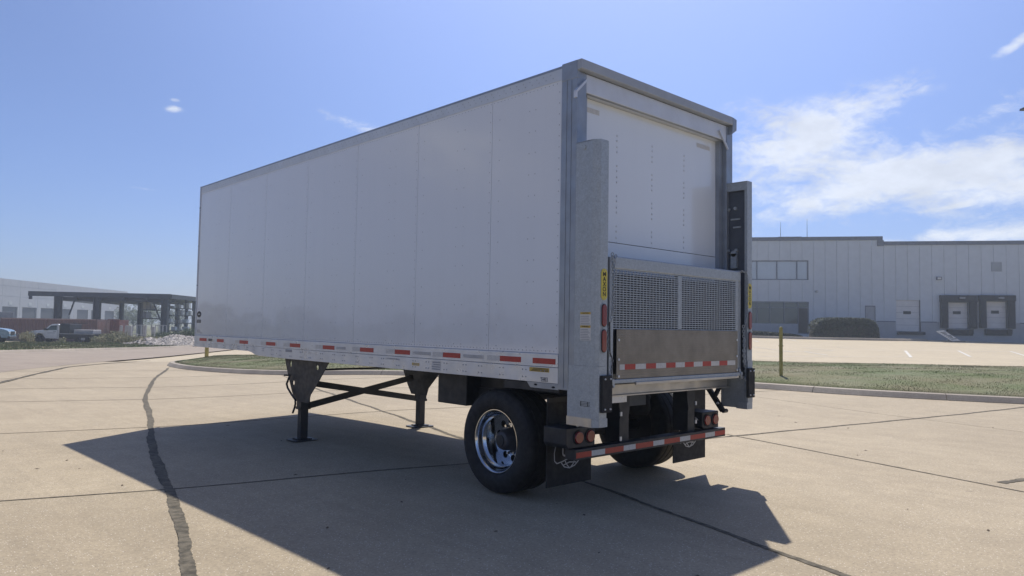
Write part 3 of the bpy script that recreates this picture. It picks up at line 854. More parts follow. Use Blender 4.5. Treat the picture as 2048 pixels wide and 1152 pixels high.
sy.box(-.0160, -.0142, -.089, -.083, .943, .983); sy.box(-.0160, -.0142, -.165, -.160, .943, .983); sy.build('stencil_mark', m_print, cl)

# ---- lift platform, folded up between the columns
pf = bpy.data.objects.new('liftgate_platform', None); COL.objects.link(pf); pf.parent = T
YP = -.205
def slab(a, b, y0, y1, z0, z1, m, name, bev=.004): return MB().box(a, b, y0, y1, z0, z1).build(name, m, pf, bevel=bev)
slab(.262, 2.40, YP - .004, YP + .05, 2.124, 2.236, m_galv, 'top_bar', .012)
slab(.205, .262, YP - .002, YP + .05, 1.15, 2.225, m_galv, 'side_bar')
slab(2.292, 2.352, YP - .002, YP + .05, 1.15, 2.20, m_galv, 'side_bar')
slab(1.238, 1.300, YP - .002, YP + .045, 1.603, 2.122, m_galv, 'middle_bar')
slab(.15, .19, YP + .01, YP + .06, 1.16, 2.262, m_galv, 'hinge_rail')
slab(2.375, 2.42, YP + .01, YP + .06, 1.16, 2.245, m_galv, 'hinge_rail')
MB().box(.22, 2.33, YP + .105, YP + .12, 1.2, 2.10).build('under_plate', m_shed, pf)
for (a, b) in ((.262, 1.238), (1.300, 2.292)):
    gr = MB()
    for dy in (0,):
        n = 20
        for i in range(n + 1):
            x = a + (b - a) * i / n; gr.box(x - .0038, x + .0038, YP + .006, YP + .012, 1.60, 2.125)
        for k in range(26):
            z = 1.605 + k * .0206; gr.box(a, b, YP + .001, YP + .008, z - .0042, z + .0042)
    gr.build('grating', m_galv, pf)
tpl = slab(.298, 2.318, YP - .012, YP - .005, 1.166, 1.600, m_tread, 'tread_plate', .002)
for z in (1.505, 1.335, 1.188):
    for x in (.325, 2.295): MB().ring((x, YP - .019, z), (x, YP - .0118, z), .012, .010, 8).build('bolt', m_rail, tpl)
bd = [.34, .41, .564, .718, .872, 1.028, 1.182, 1.336, 1.49, 1.645, 1.80, 1.954, 2.11, 2.265]
for i, (a, b) in enumerate(zip(bd[:-1], bd[1:])):
    o = MB().box(a, b, YP - .0140, YP - .0118, 1.245, 1.292).build('reflective_tape', m_redsil if i % 2 == 0 else m_red, tpl)
    o['label'] = ('white' if i % 2 == 0 else 'red') + ' block of the reflective tape on the platform'
slab(.25, 2.36, YP - .02, YP + .06, 1.128, 1.163, m_galv, 'bottom_lip', .004)
slab(.55, 2.30, YP - .035, YP - .021, 1.108, 1.132, m_steel, 'toe_strip', .002)
for x in (.235, 2.372):
    MB().ring((x, YP - .03, 1.15), (x, YP + .05, 1.15), .02, .02, 12).build('hinge_pin', m_galv, pf)
    MB().bar((x - .03, YP - .01, 1.20), (x + .03, YP - .01, 1.10), .03, .02, (0, 1, 0)).build('hinge_arm', m_galv, pf)
def chain(pts, name, r=.0042, ln=.034, wd=.0105):
    b = MB(); tot = []; 
    P_ = [Vector(p) for p in pts]; k = 0
    for a, c in zip(P_[:-1], P_[1:]):
        d = (c - a); n = max(1, int(d.length / (ln * .74))); dn = d.normalized()
        for i in range(n):
            ctr = a + d * ((i + .5) / n); side = dn.orthogonal().normalized() if k % 2 else dn.cross(dn.orthogonal().normalized()); k += 1
            ring = []
            for t in range(10):
                an = 2 * math.pi * t / 10; ring.append(ctr + dn * (math.cos(an) * ln / 2) + side * (math.sin(an) * wd))
            for t in range(10): b.ring(ring[t], ring[(t + 1) % 10], r, r, 5, False)
    return b.build(name, m_galv, T)
chain([(.205, YP - .03, 2.255), (.215, YP - .035, 2.0), (.222, YP - .035, 1.80), (.19, YP - .035, 1.66)], 'safety_chain')
chain([(.255, YP - .03, 2.245), (.228, YP - .04, 2.18), (.21, YP - .04, 1.98), (.20, YP - .04, 1.72)], 'safety_chain')
chain([(.165, YP - .03, 1.62), (.16, YP - .035, 1.42), (.20, YP - .04, 1.34), (.175, YP - .04, 1.16)], 'safety_chain')
MB().tube([(.16, YP - .045, 1.66), (.166, YP - .045, 1.40), (.20, YP - .045, 1.34), (.18, YP - .045, 1.05)], .006, 8).build('lift_cable', m_metal, T)
chain([(2.37, YP - .02, 2.235), (2.45, YP - .035, 2.23), (2.47, YP - .04, 2.15), (2.462, YP - .04, 1.80), (2.42, YP - .04, 1.66)], 'safety_chain')
chain([(2.40, YP - .03, 1.66), (2.42, YP - .03, 1.40), (2.435, YP - .03, 1.22), (2.47, YP - .035, 1.10)], 'safety_chain')
chain([(2.42, YP - .035, 1.52), (2.395, YP - .035, 1.38), (2.41, YP - .035, 1.24)], 'safety_chain')
MB().tube([(2.47, YP - .02, 1.115), (2.45, YP - .02, 1.09), (2.475, YP - .02, 1.065), (2.50, YP - .02, 1.09), (2.475, YP - .02, 1.115)], .006, 8).build('chain_hook', m_rail, T)

# main cross beam and under-structure
MB().box(.13, 2.43, -.03, .10, 1.004, 1.10).build('cross_beam', m_steel, T, bevel=.004)
MB().box(.13, 2.43, -.055, -.028, .992, 1.004).build('beam_lip', m_steel, T)
MB().box(.45, .70, -.02, .10, .93, .990).build('beam_bracket', m_rail, T, bevel=.003)
for x0, x1 in ((.69, .838), (1.805, 1.94)):
    o = plate2d('bumper_upright', [(x0 + .0, .557), (x1 - .012, .557), (x1 - .012, .80), (x1, .86), (x1, .99), (x0 - .01, .99), (x0 - .01, .90), (x0 + .012, .79), (x0 + .0, .77)], [], m_black, T, Matrix(((1, 0, 0, 0), (0, 0, -1, .06), (0, 1, 0, 0), (0, 0, 0, 1))), .01)
    MB().box(x0 + .03, x0 + .045, .066, .25, .557, .99).build('upright_web', m_black, T)
for x, z in ((.705, .822), (.700, .595), (1.945, .85), (1.945, .66)): MB().box(x - .012, x + .012, .045, .055, z - .028, z + .01).build('bolt_plate', m_rail, T)
MB().box(.85, 1.18, .12, .16, .865, .99).build('valve_box', m_shed, T, bevel=.004)
MB().box(.02, 2.44, .0, .12, .465, .557).build('bumper', m_black, T, bevel=.004)
bds = [.033, .233, .416, .682, .86, 1.136, 1.315, 1.583, 1.766, 2.044, 2.228, 2.43]
for i, (a, b) in enumerate(zip(bds[:-1], bds[1:])):
    o = MB().box(a, b, -.0022, .001, .484, .531).build('reflective_tape', m_red if i % 2 == 0 else m_redsil, T)
    o['label'] = ('red' if i % 2 == 0 else 'white') + ' block of the reflective tape on the bumper'
for (x0, x1, cs) in ((-.065, .312, (.09, .242)), (2.035, 2.35, (2.118, 2.276))):
    lb = MB().prism([(x0 + .03, .565), (x1, .565), (x1, .74), (x0, .74), (x0, .60)], 1, .03, .30).build('lamp_box', m_black, T, bevel=.006)
    for cx_ in cs:
        MB().ring((cx_, .031, .655), (cx_, .022, .655), .067, .064, 28).build('gasket', m_rubber, lb)
        MB().ring((cx_, .023, .655), (cx_, .010, .655), .055, .050, 28).build('lens', m_lens, lb, bevel=.003)
MB().tube([(.10, .06, .745), (.13, .03, .765), (.18, .04, .752), (.2, .09, .745)], .008, 6).build('wire', m_white, T)
MB().tube([(1.95, .06, .69), (2.0, .06, .66), (2.02, .10, .68), (2.05, .12, .63)], .006, 6).build('wire', m_gprint, T)
# folding arm by the right column
MB().bar(xp(1417, 776, 2.36), xp(1446, 822, 2.36), .05, .045, (1, 0, 0)).build('folding_arm', m_black, T, bevel=.004)
MB().ring(xp(1446, 822, 2.34), xp(1446, 822, 2.34) + Vector((.07, 0, 0)), .022, .022, 12).build('arm_roller', m_metal, T)
MB().bar(xp(1431, 790, 2.38), xp(1441, 770, 2.38), .04, .03, (1, 0, 0)).build('arm_link', m_black, T)
MB().ring(xp(1436, 806, 2.33), xp(1436, 806, 2.33) + Vector((-.02, 0, 0)), .012, .012, 8).build('arm_bolt', m_rail, T)
# chassis rails, suspension, axle
for x in (.62, 1.90):
    MB().box(x, x + .06, .15, 2.44, .93, 1.17).build('chassis_rail', m_black, T)
    MB().prism([(.25, .93), (2.1, .93), (1.9, .72), (1.45, .60), (1.3, .60), (1.15, .93)], 0, x - .03, x + .09).build('spring_hanger', m_black, T)
for y in [.9 + .6 * i for i in range(13)]:
    zc_ = 1.11 if y < 6.1 else 1.18
    MB().box(.021, 2.56, y, y + .05, zc_, zc_ + .058).build('crossmember', m_black, T)
MB().ring((.2, 1.06, .50), (2.4, 1.06, .50), .065, .065, 16).build('axle', m_black, T, smooth=True)
for x in (.66, 1.94):
    MB().revolve([(0, .0), (0, .11), (.06, .13), (.14, .12), (.2, .13), (.25, .10), (.25, 0)], (0, 0, 0), 'X', 20).build('air_spring', m_rubber, T, smooth=True)
    o = bpy.data.objects['air_spring'] if x < 1 else bpy.data.objects['air_spring.001']
    o.rotation_euler = (0, rad(-90), 0); o.location = (x, .78, .66)
MB().box(.42, 2.16, 1.95, 2.46, .735, 1.10).build('equipment_box', m_black, T, bevel=.01)
# wheels
def wheel(sx, X0):
    c = bpy.data.objects.new('wheel', None); COL.objects.link(c); c.parent = T
    cy, cz, Rt = 1.06, .500, .500
    def pr(L_): return [(sx * a, r) for a, r in L_]
    C = (X0, cy, cz)
    ty = [(.045, .300), (.020, .315), (.004, .34), (-.004, .375), (-.003, .41), (.006, .445), (.022, .468), (.028, .474), (.026, .480), (.040, .492), (.058, .4975), (.075, .500),
          (.110, .5005), (.114, .488), (.124, .488), (.128, .5005), (.205, .5005), (.209, .488), (.219, .488), (.223, .5005), (.300, .5005), (.304, .488), (.314, .488), (.318, .5005), (.365, .500),
          (.385, .4975), (.405, .490), (.418, .475), (.436, .445), (.445, .41), (.446, .375), (.438, .34), (.42, .315), (.40, .300)]
    o = MB().revolve(pr(ty), C, 'X', 72).build('tyre', m_rubber, c); autosmooth(o, 40)
    lugs = MB()
    for i in range(90):
        t = 2 * math.pi * i / 90
        for (a, r) in ((.030, .485),):
            pass
    rim = [(.046, .298), (.030, .302), (.026, .306), (.022, .304), (.022, .298), (.030, .290), (.052, .283), (.080, .277), (.105, .268), (.125, .252), (.20, .247), (.245, .243)]
    o = MB().revolve(pr(rim), C, 'X', 72).build('rim', m_chrome, c); autosmooth(o, 30)
    # disc with hand holes
    M = Matrix(((0, 0, 1, X0 + sx * .248), (1, 0, 0, cy), (0, 1, 0, cz), (0, 0, 0, 1)))
    outer = [(.246 * math.cos(2 * math.pi * i / 64), .246 * math.sin(2 * math.pi * i / 64)) for i in range(64)]
    holes = [(.185 * math.cos(2 * math.pi * i / 10 + .2), .185 * math.sin(2 * math.pi * i / 10 + .2), .034, .034) for i in range(10)]
    plate2d('wheel_disc', outer, holes, m_chrome, c, M, .012)
    MB().ring((X0 + sx * .30, cy, cz), (X0 + sx * .31, cy, cz), .24, .24, 32).build('brake_drum', m_dark, c)
    MB().revolve(pr([(.241, .120), (.225, .110), (.15, .100), (.12, .092), (.10, .082), (.09, .065), (.088, 0)]), C, 'X', 32).build('hub', m_metal, c); 
    autosmooth(bpy.data.objects[[o.name for o in bpy.data.objects if o.parent == c and o.name.startswith('hub')][-1]], 30)
    MB().revolve(pr([(.088, .055), (.078, .052), (.074, 0)]), C, 'X', 24).build('hub_cap', m_black, c)
    nb = MB()
    for i in range(10):
        t = 2 * math.pi * i / 10 + .51
        y_, z_ = cy + .137 * math.cos(t), cz + .137 * math.sin(t)
        MB().ring((X0 + sx * .243, y_, z_), (X0 + sx * .205, y_, z_), .017, .014, 6).build('wheel_nut', m_chrome, c)
    return c
wheel(1, .030); wheel(-1, 2.550)
# mud flaps
for (x0, x1, zt) in ((.035, .640, .975), (1.985, 2.605, .975)):
    fl = MB().box(x0, x1, .352, .362, .172, zt).build('mud_flap', m_rubber, T)
    MB().box(x0, x1, .340, .351, .93, .975).build('flap_bracket', m_black, T)
    # outline badge: rounded shape with a globe below, partly behind the bumper
    c0 = (x0 + .30, .36); lines = MB(); yy = .3505
    def cur(pts, w=.009):
        for a, b in zip(pts[:-1], pts[1:]): lines.bar((a[0], yy, a[1]), (b[0], yy, b[1]), .0016, w, (0, 0, 1)) if abs(a[0] - b[0]) > abs(a[1] - b[1]) else lines.bar((a[0], yy, a[1]), (b[0], yy, b[1]), w, .0016, (0, 1, 0))
    ox = c0[0]
    cur([(ox - .13, .60), (ox - .185, .54), (ox - .205, .47), (ox - .20, .40), (ox - .17, .375), (ox - .10, .385), (ox + .0, .41), (ox + .12, .42), (ox + .20, .47), (ox + .2, .56), (ox + .13, .61), (ox - .13, .60)])
    cur([(ox - .11, .375 + .0), (ox - .07, .335), (ox, .318), (ox + .07, .335), (ox + .12, .37), (ox + .15, .41)])
    cur([(ox - .06, .385), (ox - .03, .345), (ox, .32)]); cur([(ox + .08, .405), (ox + .05, .35), (ox + .01, .32)]); cur([(ox - .08, .352), (ox, .372), (ox + .09, .362)])
    lines.build('flap_emblem', m_wprint, fl)
    text('UTI', .13, MR(ox - .005, .47, .3505), m_wprint, 'lettering', fl, ext=.0008)
# landing gear
LZ = {}
for X, nm in ((.25, 'l'), (2.27, 'r')):
    zg = ter(X, 5.31)
    c = bpy.data.objects.new('landing_leg', None); COL.objects.link(c); c.parent = T
    MB().box(X - .07, X + .07, 5.24, 5.37, .42, 1.10).build('outer_tube', m_black, c, bevel=.006)
    MB().box(X - .055, X + .055, 5.255, 5.355, zg + .03, .42).build('inner_tube', m_black, c, bevel=.004)
    MB().prism([(X - .16, 5.16), (X + .16, 5.16), (X + .18, 5.2), (X + .18, 5.42), (X + .16, 5.46), (X - .16, 5.46), (X - .18, 5.42), (X - .18, 5.2)], 2, zg + .004, zg + .018).build('foot_plate', m_black, c)
    MB().prism([(X - .10, 5.21), (X + .10, 5.21), (X + .1, 5.4), (X - .10, 5.4)], 2, zg + .018, zg + .035).build('foot_socket', m_black, c)
    MB().box(X - .078, X + .078, 5.235, 5.375, .405, .44).build('collar', m_black, c)
    xpz = X - .085; kk = (xpz + 4.774) / (X + 4.774)
    def gp(y, z): return (-4.285 + (y + 4.285) * kk, 1.605 + (z - 1.605) * kk)
    plate2d('gusset', [gp(*q) for q in ((5.91, 1.11), (5.80, .88), (5.66, .64), (5.555, .50), (5.15, .50), (5.10, .62), (4.90, .80), (4.60, 1.11))],
            [(*gp(5.708, 1.014), .028, .045), (*gp(4.93, 1.002), .035, .035), (*gp(5.604, .752), .028, .033)], m_black, c,
            Matrix(((0, 0, 1, xpz), (1, 0, 0, 0), (0, 1, 0, 0), (0, 0, 0, 1))), .008)
    MB().box(xpz - .01, xpz + .12, 4.6, 5.7, 1.085, 1.112).build('mount_angle', m_black, c)
# cross bracing between the legs
def br_(p, q, w=.085): return MB().bar(p, q, .03, w, (0, 0, 1)).build('cross_brace', m_black, T)
YB = 5.20
def ypt(px, py): return yp(px, py, YB)
br_(ypt(622, 766), ypt(829, 796)); 
b2 = MB().bar(ypt(622, 811) + Vector((0, .04, 0)), ypt(829, 755) + Vector((0, .04, 0)), .03, .085, (0, 0, 1)).build('cross_brace', m_black, T)
MB().ring((.3, 4.88, .975), (2.2, 4.88, .975), .014, .014, 8).build('cross_shaft', m_black, T)
c3 = lambda x, y: (540 + x / 4.8, 680 + y / 4.8)
MB().tube([xp(*c3(x, y), .12) for x, y in ((192, 335), (160, 420), (170, 460), (205, 520), (242, 572), (244, 610), (236, 650), (218, 700))], .014, 8).build('crank_handle', m_black, T, smooth=True)
MB().tube([(.12, 5.66, .86), (.30, 5.5, .86)], .012, 8).build('crank_shaft', m_black, T)

# =================================================================== RIGHT: WAREHOUSE BEYOND THE LOT
def wall_frame(P0, P1):
    d = Vector((P1.x - P0.x, P1.y - P0.y, 0)); d.normalize(); nrm = Vector((d.y, -d.x, 0))   # nrm points to the camera
    if nrm.dot(Vector((CAM.x - P0.x, CAM.y - P0.y, 0))) < 0: nrm = -nrm
    return d, nrm
q0 = CAM + Uv * 27.2 + Fv * 83.2; q1 = CAM + Uv * 53.9 + Fv * 77.6
Dw, Nw = wall_frame(q0, q1)
O_ = Vector((q0.x, q0.y, 0))
def wsz(px, py):
    """pixel on the warehouse wall plane -> (distance along wall, height)"""
    r = raydir(px, py); t = (O_ - CAM).dot(Nw) / r.dot(Nw); p = CAM + r * t
    return (p - O_).dot(Dw), p.z
Mw = Matrix(((Dw.x, -Nw.x, 0, O_.x), (Dw.y, -Nw.y, 0, O_.y), (0, 0, 1, 0), (0, 0, 0, 1)))   # local: s, depth into wall, z
WB = bpy.data.objects.new('warehouse', None); COL.objects.link(WB); WB.matrix_world = Mw
tag(WB, 'long grey metal panel warehouse with dock doors behind the car park on the right', 'warehouse')
def wb(name, s0, s1, d0, d1, z0, z1, m, parent=None, bevel=0.):
    o = MB().box(s0, s1, d0, d1, z0, z1).build(name, m, parent or WB, bevel=bevel); return o
S0 = -26.; sS = wsz(1765, 480)[0]; S1 = 62.
ztop1 = 11.75; ztop2 = 11.18
# openings (s0,s1,z0,z1) from what is seen
def op(x0, y0, x1, y1):
    a = wsz(x0, y0); b = wsz(x1, y1); return [a[0], b[0], b[1], a[1]]
up_w = op(1440, 521, 1617, 560); lo_w = op(1440, 602, 1618, 668); up_w[2] += .0
man = op(1730, 612, 1751, 664); d1 = op(1791, 600, 1841, 663); d2 = op(1894, 605, 1937, 657); d3 = op(1970, 603, 2014, 657); lou = op(1982, 524, 2004, 543)
pw = .40 * (wsz(1768, 560)[0] - wsz(1630, 560)[0]) / 2.4    # about six panels over this run
pw = (wsz(1767.5, 560)[0] - wsz(1627.2, 560)[0]) / 6
sref = wsz(1627.2, 560)[0]
zpl = wsz(1780, 643)[1]
plinth_from = wsz(1752, 640)[0]
opens = [up_w, lo_w, man, d1, d2, d3, lou]
i0 = int((S0 - sref) / pw) ; i1 = int((S1 - sref) / pw)
for i in range(i0, i1):
    a = sref + i * pw + .012; b = sref + (i + 1) * pw - .012
    zt = (ztop1 if (a + b) / 2 < sS else ztop2) - .02
    zb = zpl if a > plinth_from - .5 else .2
    # cut the panel around openings, splitting across the run where only part is covered
    cuts = sorted({a, b} | {x for o in opens for x in o[:2] if a < x < b})
    for sa, sb in zip(cuts[:-1], cuts[1:]):
        m_ = (sa + sb) / 2; spans = [(zb, zt)]
        for o in opens:
            if o[0] < m_ < o[1]:
                ns = []
                for (p, q) in spans:
                    if o[2] > p: ns.append((p, min(q, o[2])))
                    if o[3] < q: ns.append((max(p, o[3]), q))
                spans = [(p, q) for p, q in ns if q - p > .05]
        for p, q in spans: wb('wall_panel', sa, sb, 0, .08, p, q, m_wall)
wb('backing', S0, S1, .32, .42, -.5, 11.1, m_cap)
wb('joint_backing', S0, up_w[0] - .1, .085, .10, .2, 11.1, m_plinth)
for (a, b, p, q) in ((up_w[1], man[0], .2, 11.6), (up_w[0] - .1, up_w[1], up_w[3], 11.6), (up_w[0] - .1, up_w[1], lo_w[3], up_w[2]), (man[0], man[1], man[3], 11.1), (man[1], d1[0], .2, 11.1), (d1[0], d1[1], d1[3], 11.1),
                     (d1[1], d2[0], .2, 11.1), (d2[0], d2[1], d2[3], 11.1), (d2[1], d3[0], .2, 11.1), (d3[0], d3[1], d3[3], 11.1), (d3[1], S1, .2, 11.1)):
    wb('joint_backing', a, b, .083, .098, p, q, m_plinth)
wb('parapet_cap', S0, sS, -.10, .5, ztop1 - .02, ztop1 + .42 - .02, m_cap)
wb('parapet_cap', sS + .002, S1, -.10, .5, ztop2 - .02, ztop2 + .40, m_cap)
wb('parapet_step', sS - .55, sS + .1, -.12, .52, ztop2 - .1, ztop1 - .021, m_cap)
wb('roof', S0, S1, .4, 30, 10.9, 11.05, m_cap)
wb('plinth_wall', plinth_from + .02, d1[0] - .02, -.06, .082, -.6, zpl - .06, m_plinth); wb('plinth_wall', d1[1] + .02, d2[0] - .02, -.06, .082, -.6, zpl - .06, m_plinth)
wb('plinth_wall', d2[1] + .02, d3[0] - .02, -.06, .082, -.6, zpl - .06, m_plinth); wb('plinth_wall', d3[1] + .02, S1, -.06, .082, -.6, zpl - .06, m_plinth)
for a, b in ((plinth_from, d1[0]), (d1[1], d2[0] - 1.), (d2[1] + 1.2, d3[0] - 1.), (d3[1] + 1.2, S1)):
    if b > a: wb('plinth_ledge', a + .03, b - .03, -.10, .0, zpl - .06, zpl + .04, m_cap)
for d in (d1, d2, d3):
    wb('plinth_wall', d[0] - .018, d[1] + .018, -.055, .082, -.6, d[2] - .02, m_plinth)
    nseg = 5; h = (d[3] - d[2]) / nseg
    dd = bpy.data.objects.new('dock_door', None); COL.objects.link(dd); dd.parent = WB
    for k in range(nseg): wb('door_section', d[0] + .05, d[1] - .05, .14, .19, d[2] + k * h + .01, d[2] + (k + 1) * h - .01, m_ddoor, dd)
    mc = (d[0] + d[1]) / 2 + (d[1] - d[0]) * (-.02); zz = d[2] + 2.75 * h
    wb('window', mc - .38, mc + .38, .125, .139, zz, zz + .32, m_seal, dd)
    wb('door_frame', d[0] - .0, d[0] + .05, .0, .2, d[2], d[3], m_wall, dd); wb('door_frame', d[1] - .05, d[1] + .0, .0, .2, d[2], d[3], m_seal, dd)
for (x0, y0, x1, y1, d) in ((1879, 591, 1952, 657, d2), (1957, 591, 2028, 657, d3)):
    s = op(x0, y0, x1, y1); k = bpy.data.objects.new('dock_seal', None); COL.objects.link(k); k.parent = WB
    wb('side_cushion', s[0], d[0] - .02, -.45, -.005, s[2], s[3] - .02, m_seal, k, .03); wb('side_cushion', d[1] + .02, s[1], -.45, -.005, s[2], s[3] - .02, m_seal, k, .03)
    wb('head_cushion', s[0] - .05, s[1] + .05, -.5, -.006, d[3] + .02, s[3] + .02, m_seal, k, .03)
    wb('leveller_pit', d[0] - .12, d[1] + .35, -.25, -.07, d[2] - .75, d[2] - .12, m_seal, k)
    wb('bumper', d[0] - .1, d[0] + .35, -.4, -.26, d[2] - .6, d[2] - .1, m_rubber, k); wb('bumper', d[1] - .1, d[1] + .35, -.4, -.26, d[2] - .6, d[2] - .1, m_rubber, k)
    wb('dock_light', (s[0] + s[1]) / 2, (s[0] + s[1]) / 2 + .5, -.75, -.51, s[3] - .35, s[3] - .2, m_gprint, k)
wb('dock_leveller', d1[0] + .1, d1[1] + .4, -.3, -.07, d1[2] - .35, d1[2] - .05, m_seal)
# man door
wb('side_door', man[0] + .05, man[1] - .05, .04, .1, man[2], man[3] - .05, m_plinth)
wb('door_frame', man[0], man[0] + .05, -.03, .12, man[2], man[3], m_cap); wb('door_frame', man[1] - .05, man[1], -.03, .12, man[2], man[3], m_cap); wb('door_frame', man[0], man[1], -.031, .12, man[3] - .05, man[3] + .03, m_cap)
# louvre
lv = wb('louvre', lou[0], lou[1], .05, .1, lou[2], lou[3], m_cap)
for k in range(9):
    z = lou[2] + (lou[3] - lou[2]) * (k + .5) / 9; wb('slat', lou[0] + .03, lou[1] - .03, -.03, .045, z - .03, z + .03, m_wall, lv)
# windows: upper ribbon and lower shop front
def winrow(o, cuts, hbars, name, glass, low=False):
    f = wb(name, o[0], o[1], .20, .23, o[2], o[3], glass)
    t = .07
    wb('frame', o[0], o[1], .05, .2, o[3] - t * 1.6, o[3], m_cap, f); wb('frame', o[0], o[1], .05, .2, o[2], o[2] + t * 1.6, m_cap, f)
    wb('frame', o[1] - t * 1.6, o[1], .045, .2, o[2], o[3], m_cap, f)
    for px in cuts:
        s = wsz(px, 560)[0]; wb('mullion', s - t / 2 - .02, s + t / 2 + .02, .06, .199, o[2] + .1, o[3] - .1, m_cap, f)
    for z in hbars: wb('transom', o[0] + .01, o[1] - .1, .065, .198, z - .05, z + .05, m_cap, f)
    return f
winrow(up_w, (1474, 1514, 1554, 1594), (), 'upper_window', m_lglass)
winrow(lo_w, (1474, 1514, 1540, 1568, 1596), (wsz(1560, 615)[1],), 'lower_window', m_glass)
wb('sill_panel', lo_w[0], wsz(1596, 650)[0], .03, .19, lo_w[2], wsz(1560, 647)[1], m_plinth)
wb('entrance_door', wsz(1597.5, 650)[0], wsz(1616, 650)[0], .10, .18, lo_w[2], wsz(1560, 616)[1], m_seal)
def wl(px, py, w, h):
    s, z = wsz(px, py); o = wb('wall_light', s - w / 2, s + w / 2, -.28, -.001, z - h / 2, z + h / 2, m_cap, None, .02); wb('lens', s - w * .35, s + w * .35, -.30, -.281, z - h * .32, z + h * .32, m_wtank, o)
wl(1877, 557, .5, .32); wl(1633, 583, .22, .2)
for px, yt, hh in ((1563.5, 442, 0), (1617, 436, 0)):
    s, z = wsz(px, yt); MB().ring((s, .9, 11.9), (s, .9, z), .035, .012, 6).build('antenna', m_metal, WB)
s0_, _ = wsz(1561, 480); s1_, _ = wsz(1608, 480); wb('roof_unit', s0_, s1_, 1.5, 4, 11.9, 12.38, m_cap)
# hedges in front
def leafmass(name, boxes, count, size, material, mode='hedge', parent=None, seed=5):
    """boxes: list of (centre, radii) ; leaf faces spread through the volume near its skin"""
    R = random.Random(seed); V = []; F = []
    tot = sum(r[0] * r[2] for c, r in boxes)
    for c, r in boxes:
        for _ in range(int(count * r[0] * r[2] / tot)):
            while True:
                d = Vector((R.uniform(-1, 1), R.uniform(-1, 1), R.uniform(-1, 1)))
                if mode == 'hedge':
                    q = (abs(d.x) ** 4 + abs(d.y) ** 4 + abs(d.z) ** 4)
                else: q = d.length ** 2
                if .35 < q < 1 and (mode == 'hedge' or R.random() < .35 + .65 * q): break
            p = Vector((c[0] + d.x * r[0], c[1] + d.y * r[1], c[2] + d.z * r[2]))
            if mode != 'hedge' and math.sin(p.x * 2.1 + p.z * 1.7) * math.sin(p.y * 1.9 + p.z * 2.3) < -.45: continue
            a = Vector((R.gauss(0, 1), R.gauss(0, 1), R.gauss(0, 1))).normalized(); b_ = a.orthogonal().normalized(); s = size * R.uniform(.6, 1.4)
            n = len(V); V += [p + a * s, p + b_ * s * .6, p - a * s, p - b_ * s * .6]; F.append((n, n + 1, n + 2, n + 3))
    me = bpy.data.meshes.new(name); me.from_pydata([tuple(v) for v in V], [], F); me.update(); me.materials.append(material)
    o = bpy.data.objects.new(name, me); COL.objects.link(o)
    if parent: o.parent = parent
    return o
def hedge(px0, px1, ytop, v, label, dome_=True, n=9000, seed=1):
    root = empty('hedge', at((px0 + px1) / 2, v)); 
    tag(root, label, 'hedge')
    w = (px1 - px0) / 1479 * v / 2; h = (668 - ytop) / 1479 * v
    inner = MB(); N = 24; V = []
    for i in range(N + 1):
        t = -1 + 2 * i / N; k = (1 - abs(t) ** 6) ** .5 if dome_ else (.35 + .65 * (1 - (t + 1) / 2)) * (1 - abs(t) ** 8) ** .5
        for (dv, z) in ((-1.2, -.3), (-1.15, .62), (-.9, .9), (0, .95), (.9, .9), (1.2, -.3)):
            p = Uv * (t * w * .98) + Fv * (dv * (.6 + .4 * k)); V.append((p.x, p.y, h * z * k if z > 0 else -.4))
    F = [(i * 6 + j, i * 6 + j + 1, (i + 1) * 6 + j + 1, (i + 1) * 6 + j) for i in range(N) for j in range(5)]
    inner.add(V, F); inner.build('twigs', m_bark, root)
    R = random.Random(seed); V = []; F = []
    for _ in range(n):
        t = R.uniform(-1, 1); k = (1 - abs(t) ** 6) ** .5 if dome_ else (.35 + .65 * (1 - (t + 1) / 2)) * (1 - abs(t) ** 8) ** .5
        zz = R.random(); dv = R.uniform(-1.2, 1.2) if zz > .75 else -1.22 + R.random() * .15
        z = (h * k * (.92 + R.random() * .09) if zz > .75 else h * k * R.uniform(-.1, .98))
        p = Uv * (t * w) + Fv * (dv * (.6 + .4 * k)); p.z = z
        a = Vector((R.gauss(0, 1), R.gauss(0, 1), R.gauss(0, 1))).normalized(); b_ = a.orthogonal().normalized(); s = R.uniform(.05, .11)
        m0 = len(V); V += [tuple(p + a * s), tuple(p + b_ * s * .7), tuple(p - a * s), tuple(p - b_ * s * .7)]; F.append((m0, m0 + 1, m0 + 2, m0 + 3))
    me = bpy.data.meshes.new('foliage'); me.from_pydata(V, [], F); me.update(); me.materials.append(m_hedge)
    o = bpy.data.objects.new('foliage', me); COL.objects.link(o); o.parent = root
hedge(1620, 1751, 627, 74, 'long trimmed dark green hedge beside the grey side door of the warehouse', True, 16000, 1)
hedge(1440, 1600, 653, 76, 'low dark green hedge sloping down under the shop front window', False, 9000, 2)

